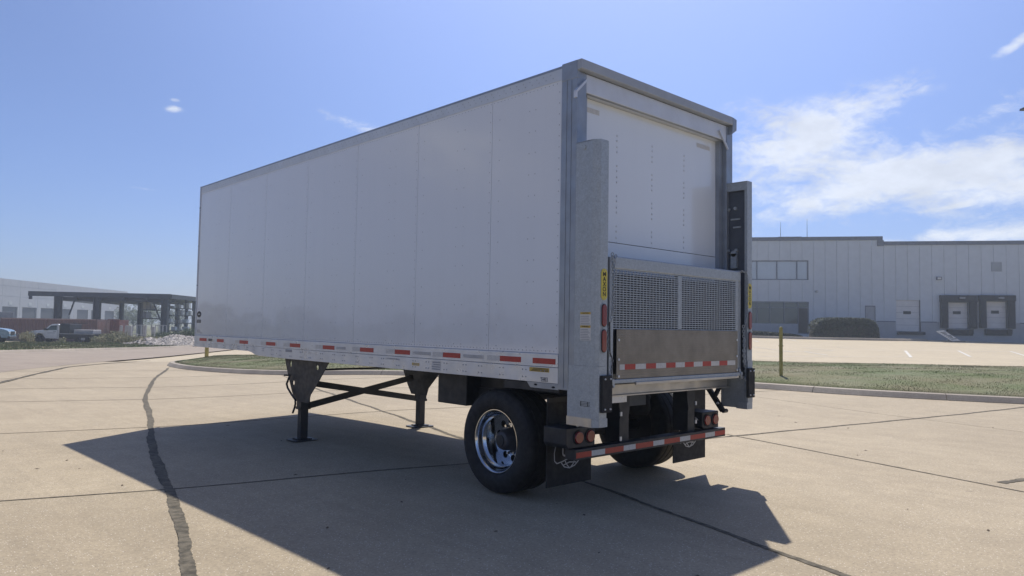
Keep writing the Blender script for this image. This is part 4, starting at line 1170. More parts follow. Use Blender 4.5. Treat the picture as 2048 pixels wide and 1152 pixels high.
# car park paint and front edge
def paint(p, q, w):
    a = hit(*p); b = hit(*q); return a, b, w
PK = empty('car_park_marking', (0, 0, 0)); tag(PK, kind='structure')
c7 = lambda x, y: (1480 + x / 3.389, 640 + y / 3.389)
for (p, q, w) in (((120, 240), (1150, 245), .12), ((1150, 201), (1960, 210), .12), ((90, 178), (370, 212), .12), ((400, 180), (630, 202), .12), ((660, 180), (1010, 205), .12), ((440, 209), (590, 232), .14),
                  ((280, 120), (380, 138), .16), ((490, 105), (620, 133), .16), ((720, 105), (865, 130), .16), ((940, 105), (1110, 131), .16), ((90, 135), (125, 143), .16),
                  ((1120, 203), (1160, 247), .16), ((1478, 203), (1562, 243), .16), ((1830, 207), (1945, 240), .16), ((100, 214), (640, 204), .10)):
    a = hit(*c7(*p)); b = hit(*c7(*q))
    rb = ribbon([a[:2], b[:2]], w, -.048, 'painted_line', m_lotline, PK, step=2.)
rb = [hit(px, 0 + y)[:2] for px, y in ()]
# parapet kerb at the far side of the lot in front of the building
lotk = kerb('lot_edge_kerb', [tuple(at(px, v)[:2]) for px, v in ((1380, 74), (1500, 73), (1600, 71.5), (1700, 71), (1790, 72), (1850, 75))], inner=1, seclen=6, w=.3, h=.16)

# yellow guard posts
def guard_post(p, h, r, label, grp='yellow steel guard posts'):
    root = empty('guard_post', p); tag(root, label, 'post', grp)
    MB().ring((0, 0, -.1), (0, 0, h), r, r, 20).build('tube', m_post, root, smooth=False)
    MB().revolve([(0, r * 1.01), (.03, r * .98), (.055, r * .7), (.065, 0)], (0, 0, 0), 'X', 16).build('cap', m_post, root).matrix_local = Matrix.Translation((0, 0, h)) @ Matrix.Rotation(rad(-90), 4, 'Y')
    for o in root.children: autosmooth(o, 40)
    return root
p = at(1562, 22.0, .16); hp = (758 - 664) / 1479 * 22.0
gp1 = guard_post(p, hp, .052, 'yellow guard post on the grass strip in front of the car park')
MB().box(-.057, .057, -.057, .057, hp * .63, hp * .63 + .03).build('collar', m_post, gp1, bevel=.01)
p = at(417.5, 39.5, .12); guard_post(p, .95, .10, 'yellow guard post at the nose of the grass island left of the trailer')
p = at(521.5, 40.0, .12); guard_post(p, .62, .10, 'yellow guard post showing just below the nose of the trailer rail')
# lamp head reaching into the frame
LP = at(2092, 40); lampp = empty('street_lamp', LP); tag(lampp, 'lot lamp whose head just reaches in at the right edge of the sky', 'street lamp')
hz_ = (670 - 211) / 1479 * 40 + 1.6 - LP.z
MB().ring((0, 0, -.3), (0, 0, hz_), .09, .06, 12).build('pole', m_shed, lampp)
e = -Uv * 1.05
MB().bar((0, 0, hz_ - .02), (e.x * .5, e.y * .5, hz_ - .02), .07, .07).build('arm', m_shed, lampp)
MB().prism([(-.22, -.06), (.22, -.06), (.18, .05), (-.18, .05)], 1, .0, .6).build('lamp_head', m_shed, lampp, bevel=.01).matrix_local = Matrix.Translation((e.x * .45, e.y * .45, hz_)) @ Matrix(((Fv.x, e.x / e.length, 0, 0), (Fv.y, e.y / e.length, 0, 0), (0, 0, 1, 0), (0, 0, 0, 1)))

# tilted board sign on the lot
sb = at(1895, 71); sg = empty('sign_board', sb); tag(sg, 'white printed board leaning over on a dark base before the dock doors', 'sign')
def loc(u, v, z): q = Uv * u + Fv * v; return Vector((q.x, q.y, z))
MB().add([loc(-1.10, 0, 1.0), loc(-.35, 0, 1.12), loc(1.05, -.3, .12), loc(.30, -.3, .05), loc(-1.10, .04, 1.0), loc(-.35, .04, 1.12), loc(1.05, -.26, .12), loc(.30, -.26, .05)],
    [(0, 1, 2, 3), (7, 6, 5, 4), (0, 4, 5, 1), (1, 5, 6, 2), (2, 6, 7, 3), (3, 7, 4, 0)]).build('board', m_wtank, sg)
pr = MB()
for k in range(7):
    f0 = .14 + k * .11; A_ = loc(-1.0, 0, 1.0).lerp(loc(.38, -.3, .07), f0) + loc(.10, -.012, .01); B_ = A_ + loc(.50 - .1 * (k % 3), -.0, .07)
    pr.bar(A_, B_, .01, .055)
pr.build('print', m_print, sg)
b = MB(); b.bar(loc(-.5, 0, .08), loc(1.5, -.1, .06), .5, .10); b.bar(loc(.1, .25, .1), loc(.6, .2, .35), .08, .08); b.build('base', m_shed, sg)

# =================================================================== LEFT: YARD ACROSS THE ROAD
# distant long warehouse
e0 = CAM + Uv * ((-60 - 1024) / 1479 * 171) + Fv * 171; e1 = CAM + Uv * ((255 - 1024) / 1479 * 255) + Fv * 255
D2, N2 = wall_frame(e0, e1); O2 = Vector((e0.x, e0.y, 0))
M2 = Matrix(((D2.x, -N2.x, 0, O2.x), (D2.y, -N2.y, 0, O2.y), (0, 0, 1, 0), (0, 0, 0, 1)))
def w2(px, py):
    r = raydir(px, py); t = (O2 - CAM).dot(N2) / r.dot(N2); p = CAM + r * t; return (p - O2).dot(D2), p.z
W2 = bpy.data.objects.new('distribution_shed', None); COL.objects.link(W2); W2.matrix_world = M2
tag(W2, 'pale grey concrete warehouse with a row of dark dock doors, far left', 'warehouse')
c1 = lambda x, y: (x / 4.645, 520 + y / 4.645)
Lw = w2(255, 600)[0]; zt = w2(*c1(600, 232))[1]
doors2 = []
for (a, b, y) in ((-140, -20, 425), (22, 165, 430), (208, 343, 440), (380, 505, 447), (550, 655, 455), (717, 820, 460), (848, 935, 466), (975, 1062, 472), (1090, 1172, 475)):
    s0, z = w2(*c1(a, y)); s1, _ = w2(*c1(b, y)); doors2.append((s0, s1, z))
zd = sum(d[2] for d in doors2) / len(doors2)
edges = sorted([0] + [w2(*c1(x, 400))[0] for x in (18, 185, 350, 517, 690, 840, 960, 1075)] + [Lw])
def w2b(name, s0, s1, d0, d1, z0, z1, m, parent=None): return MB().box(s0, s1, d0, d1, z0, z1).build(name, m, parent or W2)
for a, b in zip(edges[:-1], edges[1:]):
    ns = [d for d in doors2 if d[1] > a and d[0] < b]
    w2b('wall_panel', a + .04, b - .04, 0, .3, zd + .02, zt, m_wh)
    c = a + .04
    for d in ns:
        if d[0] > c: w2b('wall_panel', c, d[0], 0, .3, -2, zd + .01, m_wh)
        c = max(c, d[1])
    if c < b - .04: w2b('wall_panel', c, b - .04, 0, .3, -2, zd + .01, m_wh)
for d in doors2: 
    w2b('dock_door', d[0], d[1], .25, .32, -1.2, zd, m_whd)
    w2b('door_number', (d[0] + d[1]) / 2 - .7, (d[0] + d[1]) / 2 + .7, -.05, -.01, zd + .5, zd + 1.3, m_wtank)
w2b('joint_backing', 0, Lw, .33, .5, -2, zt - .2, m_seal)
w2b('roof', 0, Lw, .5, 60, zt - 1, zt - .3, m_wh)
w2b('end_wall', Lw - .3, Lw, .5, 60, -2, zt - .05, m_wh)
for z in (zd + 5.2, zd + 2.6): w2b('wall_reveal', 0, edges[4], -.02, .01, z, z + .08, m_plinth)

# open steel shed
SH = at(200, 100); sh = empty('steel_canopy', (0, 0, 0)); tag(sh, 'dark open sided steel canopy on heavy columns behind the red containers', 'canopy')
def P2(px, v, z): q = CAM + Uv * ((px - 1024) / 1479 * v) + Fv * v; return Vector((q.x, q.y, z))
zr = 5.2
def slabpoly(pts, z0, z1, name, m, parent):
    b = MB(); n = len(pts); b.add([(p.x, p.y, z0) for p in pts] + [(p.x, p.y, z1) for p in pts], [tuple(range(n)), tuple(range(2 * n - 1, n - 1, -1))] + [(i, (i + 1) % n, n + (i + 1) % n, n + i) for i in range(n)])
    return b.build(name, m, parent)
slabpoly([P2(118, 98, 0), P2(340, 100, 0), P2(470, 128, 0), P2(250, 128, 0)], zr - .45, zr + .02, 'roof', m_shed2, sh)
b = MB(); b.bar(P2(57, 97.5, zr - .28), P2(341, 99.9, zr - .28), .35, .62); b.build('front_girder', m_shed, sh)
b = MB(); b.bar(P2(341, 99.9, zr - .30), P2(471, 128, zr - .30), .35, .6); b.build('side_girder', m_shed, sh)
MB().bar(P2(58, 97.3, zr - .75), P2(64, 97.4, zr - .75), .3, .55).build('girder_end', m_shed, sh)
for px in (110, 150, 195, 245, 290): MB().bar(P2(px, 98.5, zr - .75), P2(px + 90, 126, zr - .75), .25, .55).build('rafter', m_shed, sh)
MB().bar(P2(116, 99, zr - .85), P2(340, 100.6, zr - .85), .3, .5).build('eaves_beam', m_shed, sh)
for px, v, w in ((117, 98.5, .8), (195, 99, .8), (331, 100, .85), (282, 112, .6), (356, 118, .5), (391, 112, .7), (374, 107, .3), (244, 121, .5)):
    q = P2(px, v, 0); zg = ter(q.x, q.y)
    cc_ = empty('column', (0, 0, 0)); bpy.data.objects.remove(cc_)
    M = Matrix(((Uv.x, Fv.x, 0, q.x), (Uv.y, Fv.y, 0, q.y), (0, 0, 1, 0), (0, 0, 0, 1)))
    cb = MB(); cb.box(-w / 2, -w / 2 + .12, -.3, .3, zg - .1, zr - .4, M); cb.box(w / 2 - .12, w / 2, -.3, .3, zg - .1, zr - .4, M); cb.box(-w / 2, w / 2, -.04, .04, zg - .1, zr - .4, M)
    cb.build('column', m_shed, sh)
for (a, b_) in (((140, 99, 2.2), (150, 99, 4.3)), ((336, 100, 3.9), (352, 100.5, 4.5)), ((323, 101, 1.6), (308, 101, 3.9))):
    MB().bar(P2(*a), P2(*b_), .15, .15).build('brace', m_shed, sh)
# storage racks under the canopy
rk = empty('storage_rack', (0, 0, 0)); tag(rk, 'dark steel storage rack stacked with goods under the right end of the canopy', 'rack')
for z in (.2, 1.3, 2.4, 3.4): MB().bar(P2(338, 104, z), P2(400, 110, z), 1.2, .12).build('shelf', m_shed, rk)
for px, v in ((340, 103.5), (356, 105), (372, 106.5), (388, 108)): MB().bar(P2(px, v, -1.1), P2(px, v, 4.2), .12, .12, (0, 1, 0)).build('upright', m_shed, rk)
for z in (1.9, 3.1): MB().bar(P2(288, 105, z), P2(328, 104, z), 1.2, .14).build('shelf', m_shed, rk)
R = random.Random(11)
def goods(px, v, z, w, h, m, label, grp, cat='box', name='storage_box', tilt=0):
    q = P2(px, v, z); o = MB().box(-w / 2, w / 2, -.35, .35, 0, h).build(name, m, None, bevel=.03); o.location = q
    o.rotation_euler = (0, 0, math.atan2(Uv.y, Uv.x)); tag(o, label, cat, grp); return o
R_OWN = []
gl = 'pale goods standing on the shelves of the canopy rack'
ORD = ['first', 'second', 'third', 'fourth', 'fifth', 'sixth', 'seventh', 'eighth', 'ninth', 'tenth', 'eleventh', 'twelfth', 'thirteenth', 'fourteenth']
SH_ = {.27: 'lowest', 1.37: 'second lowest', 2.47: 'second highest', 3.47: 'top'}
for z in (.27, 1.37, 2.47, 3.47):
    px = 341; cnt = 0
    while px < 386:
        w = R.uniform(.25, .9); h = R.uniform(.25, .75)
        if R.random() < .75: goods(px, 103.5 + (px - 340) * .095, z, w, h, R.choice((m_wtank, m_pale, m_galv, m_wall)), '%s pale box counted from the left on the %s shelf of the canopy rack' % (ORD[cnt], SH_[z]), gl)
        cnt += 1
        px += w * 14.5 + R.uniform(.5, 3)
for px, z, h, lb_ in ((292, 1.97, .9, 'left one of two pale boxes on the lower shelf left of the big canopy column'), (299, 1.97, .9, 'right one of two pale boxes on the lower shelf left of the big canopy column'), (292, 3.17, 1.1, 'leftmost tall pale box on the upper shelf left of the big canopy column'), (300, 3.17, 1.2, 'middle tall pale box on the upper shelf left of the big canopy column'),
                      (308, 3.17, .6, 'short pale box on the upper shelf left of the big canopy column')):
    goods(px, 104.5, z, .45, h, R.choice((m_wtank, m_pale)), lb_, 'pale goods on the left racks of the canopy')
# fence frames and tanks in front
for i, (x0, x1, t) in enumerate(((300, 330, .3), (380, 420, .1), (440, 480, -.2), (640, 680, .1), (765, 805, 0))):
    px = 200 + (x0 + x1) / 2 / 7.2; q = at(px, 84)
    o = MB().box(-(x1 - x0) / 7.2 / 1479 * 84 / 2, (x1 - x0) / 7.2 / 1479 * 84 / 2, -.15, .15, 0, 1.95 + .1 * math.sin(i * 3)).build('pale_slab', m_pale, None, bevel=.02)
    o.location = q; o.rotation_euler = (0, rad(t * 8), math.atan2(Uv.y, Uv.x))
    tag(o, ('first', 'second', 'third', 'fourth', 'fifth')[i] + ' from the left of the upright pale slabs beside the red container', 'slab', 'upright pale slabs beside the containers')
for i, (x0, x1) in enumerate(((485, 612), (812, 918))):
    px0, px1 = 200 + x0 / 7.2, 200 + x1 / 7.2; q = at((px0 + px1) / 2, 85); w = (px1 - px0) / 1479 * 85
    r = empty('wire_cage', q, math.atan2(Uv.y, Uv.x)); tag(r, 'steel tube cage frame ' + ('behind the leaning white rod' if i == 0 else 'beside the big canopy column') + ' in the left yard', 'cage', 'steel cages in the left yard')
    b = MB()
    for s in (-1, 1):
        for d in (0, .9): b.box(s * w / 2 - .04, s * w / 2 + .04, d, d + .08, 0, 2.05)
    for z in (.9, 2.0): b.box(-w / 2, w / 2, 0, .08, z, z + .07); b.box(-w / 2, w / 2, .9, .98, z, z + .07)
    b.build('frame', m_pale, r)
    b = MB()
    for k in range(6): b.box(-w / 2 + w * k / 6, -w / 2 + w * k / 6 + .03, .45, .48, .9, 2.0)
    b.build('mesh', m_galv, r)
    tk = MB().ring((0, 0, 0), (0, 0, .75), .38, .36, 14).build('drum', m_wtank, None, smooth=False); tk.location = q + Vector((Uv.x * .0, Uv.y * .0, 0)) - Fv * .6
    autosmooth(tk, 40); tag(tk, 'white plastic drum ' + ('at the foot of the left steel cage' if i == 0 else 'at the foot of the right steel cage') + ' in the far yard', 'drum', 'white drums in the left yard')
q = at(275.5, 83.5)
o = MB().bar((0, 0, .1), (.18, .1, 1.0), .1, .08).bar((0.15, 0, 1.0), (-.35, .1, 1.15), .08, .08).bar((.18, .1, 1.0), (.05, .05, .05), .06, .06).build('white_rod', m_wtank, None); o.location = q; tag(o, 'bent white rod leaning in the weeds before the cages', 'rod')
# containers
def container(px0, px1, v0, v1, lab, m, h=2.6, endpx=None, opened=False, endm=None):
    a = P2(px0, v0, 0); b_ = P2(px1, v1, 0); d = (b_ - a); Lc = d.length; d.normalize()
    zg = min(ter(a.x, a.y), ter(b_.x, b_.y)) + .02
    nrm = Vector((d.y, -d.x, 0)); nrm = nrm if nrm.dot(CAM - a) > 0 else -nrm
    root = empty('shipping_container', (0, 0, 0)); root.matrix_world = Matrix(((d.x, -nrm.x, 0, a.x), (d.y, -nrm.y, 0, a.y), (0, 0, 1, zg), (0, 0, 0, 1)))
    tag(root, lab, 'container', 'red containers in the left yard')
    pts = []; x = .12; up = 0
    while x < Lc - .12:
        pts += [(x, .02 + .05 * up), (min(x + .11, Lc - .1), .02 + .05 * up)]; up ^= 1; x += .15
    poly = pts + [(Lc - .12, .14), (.12, .14)]
    MB().prism(poly, 2, .15, h - .12).build('side_wall', m, root)
    MB().box(.0, Lc, .0, .10, h - .12, h).build('top_rail', m_pink, root); MB().box(0, Lc, 0, .1, 0, .15).build('bottom_rail', m, root)
    MB().box(0, Lc, .1, 2.44, h - .1, h - .04).build('roof', m, root); MB().box(0, Lc, 2.34, 2.43, .0, h - .12).build('back_wall', m, root)
    for x in (0, Lc - .12): MB().box(x, x + .12, -.005, .12, 0, h + .003).build('corner_post', m, root); MB().box(x, x + .12, 2.32, 2.44, 0, h + .003).build('corner_post', m, root)
    # end walls, corrugated
    for x, s in ((.06, 1), (Lc - .06, -1)):
        y = .12; up = 0; pl = []
        while y < 2.32: pl += [(x + s * .04 * up, y), (x + s * .04 * up, min(y + .12, 2.32))]; up ^= 1; y += .17
        MB().prism(pl + [(x + s * .07, 2.32), (x + s * .07, .12)], 2, .15, h - .12).build('end_wall', endm or m, root)
    return root, Lc
rA, LA = container(3, 196, 86, 87, 'dull red shipping container nearest the road behind the white pickup', m_rust2)
rB, LB = container(8, 240, 90.5, 92, 'long red shipping container standing behind the nearer one', m_rust)
# open barred bin at the end of the near container
bn = empty('barred_bin', (0, 0, 0)); bn.matrix_world = rA.matrix_world @ Matrix.Translation((LA + .08, 0, 0)); tag(bn, 'faded red bin with upright white edged bars beside the near container end', 'bin')
for k in range(9): MB().box(k * .155, k * .155 + .07, -.02, .04, .1, 2.35).build('bar', m_pink, bn)
MB().box(-.02, 1.35, -.03, .05, 2.36, 2.5).build('top_rail', m_pink, bn); MB().box(-.02, 1.35, -.03, .05, 0, .09).build('bottom_rail', m_rust, bn); MB().box(-.02, 1.35, 2.2, 2.3, 0, 2.4).build('back_wall', m_rust, bn)
MB().box(-.02, .03, .06, 2.2, 0, 2.4).build('side_wall', m_rust, bn)
# right end ribs of the rear container facing the road
eb = empty('ribbed_container', (0, 0, 0)); tag(eb, 'short red ribbed container with its end turned to the road, right of the bin', 'container')
a = P2(217.5, 88, 0); eb.matrix_world = Matrix(((Uv.x, Fv.x, 0, a.x), (Uv.y, Fv.y, 0, a.y), (0, 0, 1, ter(a.x, a.y)), (0, 0, 0, 1)))
pl = []; x = 0; up = 0
while x < 1.34: pl += [(x, .0 + .05 * up), (x + .07, .0 + .05 * up)]; up ^= 1; x += .10
MB().prism(pl + [(1.36, .12), (0, .12)], 2, .1, 2.6).build('end_wall', m_rust, eb)
MB().box(0, 1.36, -.01, .1, 2.601, 2.7).build('top_rail', m_pink, eb); MB().box(0, 1.36, .13, 2.2, 0, 2.6).build('body', m_rust, eb)
MB().box(0, .05, -.02, .12, 0, 2.6).build('corner_post', m_rust, eb); MB().box(1.31, 1.36, -.02, .12, 0, 2.6).build('corner_post', m_rust, eb)
# red goods showing over the containers
q = P2(12, 95, .9); o = MB().box(-.8, .8, -.5, .5, 0, 1.2).build('crate', m_pale, None, bevel=.03); o.location = q + Vector((0, 0, .3)); tag(o, 'pale crate showing above the far container at the left edge', 'crate')
MB().box(-.7, .7, -.4, .4, -2.4, -.01).build('stand', m_shed, o)

# pickup trucks
def vehicle(name, loc_, rz, paint_, label, flat=True, grp=None):
    r = empty(name, loc_, rz); tag(r, label, 'truck', grp)
    # x forward (nose at +x), y across
    prof = [(-.05, .55), (.12, .50), (.60, .48), (.70, .70), (.90, .93), (1.18, 1.0), (1.45, .93), (1.65, .70), (1.75, .48), (3.2, .46), (3.2, 1.92), (3.0, 1.98), (2.45, 1.96), (2.2, 1.86), (1.62, 1.36), (1.35, 1.33), (.5, 1.24), (.12, 1.13), (.0, .95)]
    body = MB().prism([(-x, z) for x, z in prof], 1, -.95, .95).build('cab', paint_, r, bevel=.05)
    for s in (-1, 1):
        MB().prism([(-2.95, 1.34), (-1.82, 1.34), (-2.35, 1.80), (-2.95, 1.84)], 1, s * .952 - .006, s * .952 + .006).build('side_window', m_cglass, r)
        MB().box(-2.9, -2.6, s * .955 - .01, s * .955 + .02, 1.16, 1.20).build('door_handle', m_print, r)
        MB().box(-3.02, -3.0, s * .952 - .006, s * .952 + .006, .55, 1.9).build('door_gap', m_dark, r)
        MB().box(-1.98, -1.72, s * 1.07 - .06, s * 1.07 + .06, 1.32, 1.52).build('mirror', m_print, r)
        MB().box(-.25, .02, s * .72 - .2, s * .72 + .2, .84, 1.04).build('headlight', m_wtank, r, bevel=.02)
    MB().prism([(-1.64, 1.375), (-1.66, 1.36), (-2.26, 1.865), (-2.24, 1.88)], 1, -.80, .80).build('windscreen', m_cglass, r)
    MB().box(-.04, .05, -.5, .5, .72, 1.04).build('grille', m_print, r)
    MB().box(-.1, .12, -.98, .98, .42, .64).build('front_bumper', m_metal if paint_ == m_tblue else m_print, r, bevel=.03)
    MB().box(-6.6, -.3, -.45, .45, .45, .62).build('chassis', m_print, r)
    for x, rr in ((-1.17, .42), (-5.2, .42)):
        for s in (-1, 1):
            w_ = bpy.data.objects.new('wheel', None); COL.objects.link(w_); w_.parent = r
            t_ = MB().revolve([(-.12, .24), (-.13, .38), (-.09, rr), (.09, rr), (.13, .38), (.12, .24)], (x, s * .84, rr), 'Y', 28).build('tyre', m_rubber, w_); autosmooth(t_, 40)
            MB().revolve([(s * .07, 0), (s * .09, .1), (s * .05, .2), (s * .12, .24)], (x, s * .84, rr), 'Y', 20).build('rim', m_metal, w_)
    if flat:
        MB().box(-6.95, -3.28, -1.1, 1.1, .92, 1.0).build('bed', m_black, r)
        MB().box(-6.9, -3.3, -1.09, -1.06, .60, .919).build('bed_skirt', m_black, r); MB().box(-6.9, -3.3, 1.06, 1.09, .60, .919).build('bed_skirt', m_black, r)
        MB().box(-6.95, -3.28, 1.1, 1.115, .97, 1.01).build('bed_edge', m_wprint, r); MB().box(-6.95, -3.28, -1.115, -1.1, .97, 1.01).build('bed_edge', m_wprint, r)
        MB().box(-4.35, -3.3, -1.05, 1.05, 1.001, 2.0).build('tool_body', m_black, r, bevel=.03)
        MB().bar((-3.4, -1.0, 2.05), (-5.0, -1.0, 2.12), .05, .05).build('rack_bar', m_black, r); MB().bar((-3.4, 1.0, 2.05), (-5.0, 1.0, 2.12), .05, .05).build('rack_bar', m_black, r)
        MB().box(-6.6, -4.6, -.8, .8, 1.002, 1.42).build('load', m_pale, r, bevel=.05)
        for s in (-1, 1): MB().box(-5.95, -5.55, s * 1.05 - .02, s * 1.05 + .02, .35, .80).build('mud_guard', m_gprint, r)
    else:
        MB().prism([(-3.25, .5), (-4.7, .5), (-4.75, .8), (-4.95, .95), (-5.2, 1.0), (-5.45, .95), (-5.65, .8), (-5.7, .5), (-6.4, .55), (-6.4, 1.3), (-3.25, 1.3)], 1, -.95, .95).build('bed', paint_, r, bevel=.04)
    return r
q = at(71.5, 77.5); ang = math.atan2(-Uv.y, -Uv.x)
tw = vehicle('pickup_truck', q, ang, m_twhite, 'white flatbed pickup parked on the verge before the red containers')
text('UTILITY', .16, Matrix(((1, 0, 0, -2.35), (0, 0, -1, -.965), (0, 1, 0, 1.08), (0, 0, 0, 1))), m_gprint, 'lettering', tw) if False else None
for s in (-1, 1): MB().box(-2.75, -2.0, s * .953 - .006, s * .953 + .006, 1.02, 1.08).build('door_lettering', m_gprint, tw)
q = at(28.5, 70.); tb = vehicle('pickup_truck', q, math.atan2(Uv.y, Uv.x) + .30, m_tblue, 'pale blue pickup cut off by the left edge, nose towards the white one', False)
tb.scale = (1, 1, 1.12)

# rubble bank
RB0 = [at(px, v) for px, v in ((222, 63), (262, 65.5), (300, 66), (340, 66), (395, 67.5), (470, 66), (560, 62), (640, 58))]
RB1 = [at(px, v) for px, v in ((232, 72), (262, 74), (300, 75), (340, 76), (395, 78), (470, 78), (560, 76), (640, 74))]
def bankz(t, w): return .9 * sst(.0, .30, t) * (.80 + .25 * math.sin(t * 23) * math.sin(t * 9 + 1)) * math.sin(math.pi * min(1, w * .72 + .02)) ** 1.15
bank, _ = loft('rubble_bank', RB0, RB1, 40, 10, .02, m_soil, mound=0, rough=.03, kind='structure')
for i, vtx in enumerate(bank.data.vertices):
    if i < 41 * 11: vtx.co.z += bankz((i % 41) / 40, (i // 41) / 10)
def rocks(name, A, Bp, count, r0, r1, label, T0, T1):
    R = random.Random(9); b = MB()
    def along(L, t):
        k = t * (len(L) - 1); i = min(int(k), len(L) - 2); return L[i].lerp(L[i + 1], k - i)
    for _ in range(count):
        t = R.random(); s = R.random() ** 1.1 * .9
        p = along(A, t).lerp(along(Bp, t), s); w = s; z = ter(p.x, p.y) + .02 + bankz(T0 + t * (T1 - T0), w)
        r = R.uniform(r0, r1) * (1.4 if R.random() < .1 else 1)
        a = [Vector((R.uniform(-.4, .4), R.uniform(-.4, .4), R.uniform(.55, .9))), Vector((R.uniform(-.3, .3), R.uniform(-.3, .3), -.8))]
        rg = [Vector((math.cos(i * 1.257 + R.random() * .6), math.sin(i * 1.257 + R.random() * .6), R.uniform(-.25, .25))) * R.uniform(.75, 1.15) for i in range(5)]
        vs = [p + Vector((0, 0, z - p.z)) + Vector((q.x * r, q.y * r, q.z * r * .8)) for q in a + rg]
        b.add(vs, [(0, 2 + i, 2 + (i + 1) % 5) for i in range(5)] + [(1, 2 + (i + 1) % 5, 2 + i) for i in range(5)])
    o = b.build(name, m_rock); tag(o, label, 'rocks', kind='stuff'); return o
rocks('rubble', RB0[2:], RB1[2:], 4600, .10, .27, 'bank of broken pale rock rubble beyond the road', 2 / 7, 1)
rocks('scattered_rubble', RB0[:3], RB1[:3], 420, .06, .18, 'scattered broken rock in the weeds by the red container', 0, 2 / 7)
def weeds(name, spots, label, seed=4, h=(.5, 1.1), w=.02, m=None):
    R = random.Random(seed); V = []; F = []
    for (px, v, spread, n, hh) in spots:
        for _ in range(n):
            p = at(px + R.gauss(0, spread), v + R.uniform(-1.5, 1.5)); z = p.z + .1
            h_ = hh * R.uniform(.4, 1.1); a = R.random() * 6.283; lx, ly = R.gauss(0, .22) * h_, R.gauss(0, .22) * h_
            dx, dy = math.cos(a) * w, math.sin(a) * w; k = len(V)
            V += [(p.x - dx, p.y - dy, z - .1), (p.x + dx, p.y + dy, z - .1), (p.x + lx * .4 + dx, p.y + ly * .4 + dy, z + h_ * .6), (p.x + lx * .4 - dx, p.y + ly * .4 - dy, z + h_ * .6), (p.x + lx, p.y + ly, z + h_)]
            F += [(k, k + 1, k + 2, k + 3), (k + 3, k + 2, k + 4)]
            for _l in range(4):
                c = Vector((p.x + lx * R.random(), p.y + ly * R.random(), z + h_ * R.uniform(.15, .9))); aa = Vector((R.gauss(0, 1), R.gauss(0, 1), R.gauss(0, .6))).normalized() * .10; bb_ = aa.orthogonal().normalized() * .03
                k = len(V); V += [tuple(c + aa), tuple(c + bb_), tuple(c - aa), tuple(c - bb_)]; F.append((k, k + 1, k + 2, k + 3))
    me = bpy.data.meshes.new(name); me.from_pydata(V, [], F); me.update(); me.materials.append(m or m_weed)
    o = bpy.data.objects.new(name, me); COL.objects.link(o); tag(o, label, 'weeds', kind='stuff')
weeds('tall_weeds', [(55, 76, 6, 260, 1.0), (64, 75, 3, 120, 1.2), (222, 74, 10, 700, 1.0), (238, 76, 8, 500, 1.3), (262, 71, 12, 500, .9), (292, 72, 12, 500, .8), (318, 74, 10, 260, .8), (205, 72, 8, 300, .8), (128, 71, 3, 60, .6)], 'tall straw and olive coloured weeds between verge and containers')
weeds('scrub', [(350, 80, 16, 700, 1.3), (382, 80, 10, 500, 1.6), (335, 80, 8, 200, 1.2)], 'green scrub in front of the canopy rack', 6, m=m_leaf, w=.03)
# far trees behind the canopy
def tree(p, h, rw, label, grp, seed):
    root = empty('tree', p); tag(root, label, 'tree', grp); R = random.Random(seed)
    t = MB(); t.ring((0, 0, -.3), (.1, 0, h * .5), .22, .12, 8)
    for k in range(5):
        a = k * 1.26 + R.random(); t.ring((.1, 0, h * (.3 + .05 * k)), (math.cos(a) * rw * .6, math.sin(a) * rw * .6, h * (.6 + .06 * k)), .09, .03, 6)
    t.build('trunk', m_bark, root)
    bx_ = []
    for k in range(9):
        a = R.random() * 6.28; d = R.random() ** .5 * rw * .65; s = rw * R.uniform(.35, .6)
        bx_.append(((math.cos(a) * d, math.sin(a) * d, h * R.uniform(.42, .86)), (s, s, s * .8)))
    leafmass('crown', bx_, 2600, .16, m_leaf, 'tree', root, seed)
TG = 'far trees between the warehouse and the canopy'
for i, (px, v, h, w, lab) in enumerate(((256, 215, 9.5, 4.0, 'tall tree beside the end of the far pale warehouse'), (268, 190, 7.5, 4.2, 'mid green tree showing under the canopy roof'), (284, 205, 9, 4.6, 'broad tree behind the left canopy racks'),
                                       (305, 220, 9.5, 5, 'broad far tree behind the big canopy column'), (330, 200, 8, 4.5, 'low far tree behind the canopy rack'), (362, 215, 9, 5, 'far tree behind the right end of the canopy'), (240, 268, 9, 4.2, 'smallest far tree behind the warehouse corner'))):
    q = at(px, v); q.z = -2.2; tree(q, h, w, lab, TG, 20 + i)

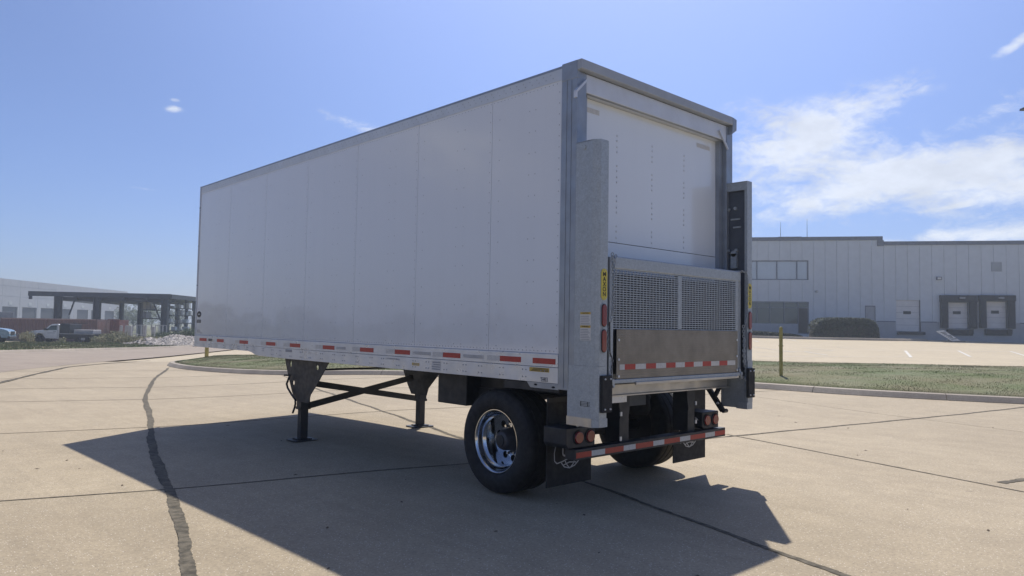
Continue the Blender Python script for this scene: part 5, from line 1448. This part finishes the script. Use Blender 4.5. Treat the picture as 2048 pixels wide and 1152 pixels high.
# low belt of trees out beyond the left edge; it shows in the glossy trailer side
R = random.Random(31); bx_ = []
for k in range(46):
    th = rad(-54 - k * 1.05 + R.uniform(-.5, .5)); D = R.uniform(62, 84)
    p = CAM + Uv * (D * math.sin(th)) + Fv * (D * math.cos(th)); hh = R.choice((1.6, 2.0, 2.6, 3.4)) * R.uniform(.8, 1.1)
    bx_.append(((p.x, p.y, -.3 + hh * .5), (R.uniform(1.2, 2.6), 1.5, hh * .62)))
tag(leafmass('tree_belt', bx_, 9000, .28, m_leaf, 'tree', None, 8), 'low dark belt of trees reflected in the lower part of the trailer side', 'trees', kind='stuff')

# small litter and grit on the concrete
R = random.Random(21); b = MB()
for _ in range(80):
    d = 2.2 + R.random() ** 1.4 * 14; a = R.uniform(-.62, .62)
    p = CAM + Uv * (d * math.tan(a)) + Fv * d; z = ter(p.x, p.y); r_ = R.uniform(.006, .022); t = R.random() * 3.14
    c, s_ = math.cos(t), math.sin(t)
    pts = [(p.x + c * r_ * 1.6, p.y + s_ * r_ * 1.6, z + .003), (p.x - s_ * r_ * .6, p.y + c * r_ * .6, z + .004), (p.x - c * r_ * 1.5, p.y - s_ * r_ * 1.5, z + .003), (p.x + s_ * r_ * .6, p.y - c * r_ * .6, z + .004), (p.x, p.y, z + .003 + r_ * .45)]
    b.add(pts, [(0, 1, 4), (1, 2, 4), (2, 3, 4), (3, 0, 4)])
tag(b.build('litter', mat('dry_leaf', (.15, .11, .07), .9, island=True)), 'dry leaf bits and grit scattered over the concrete', 'litter', kind='stuff')

# hazy summer air
hm = bpy.data.materials.new('haze'); hm.use_nodes = True; nt = hm.node_tree; nt.nodes.clear()
pv = nt.nodes.new('ShaderNodeVolumePrincipled'); ho = nt.nodes.new('ShaderNodeOutputMaterial'); nt.links.new(pv.outputs[0], ho.inputs['Volume'])
pv.inputs['Color'].default_value = (.84, .92, 1, 1); pv.inputs['Density'].default_value = .0012; pv.inputs['Anisotropy'].default_value = .45
tag(MB().box(-1300, 1300, -1300, 1300, -4, 15.6).build('haze', hm), kind='stuff')
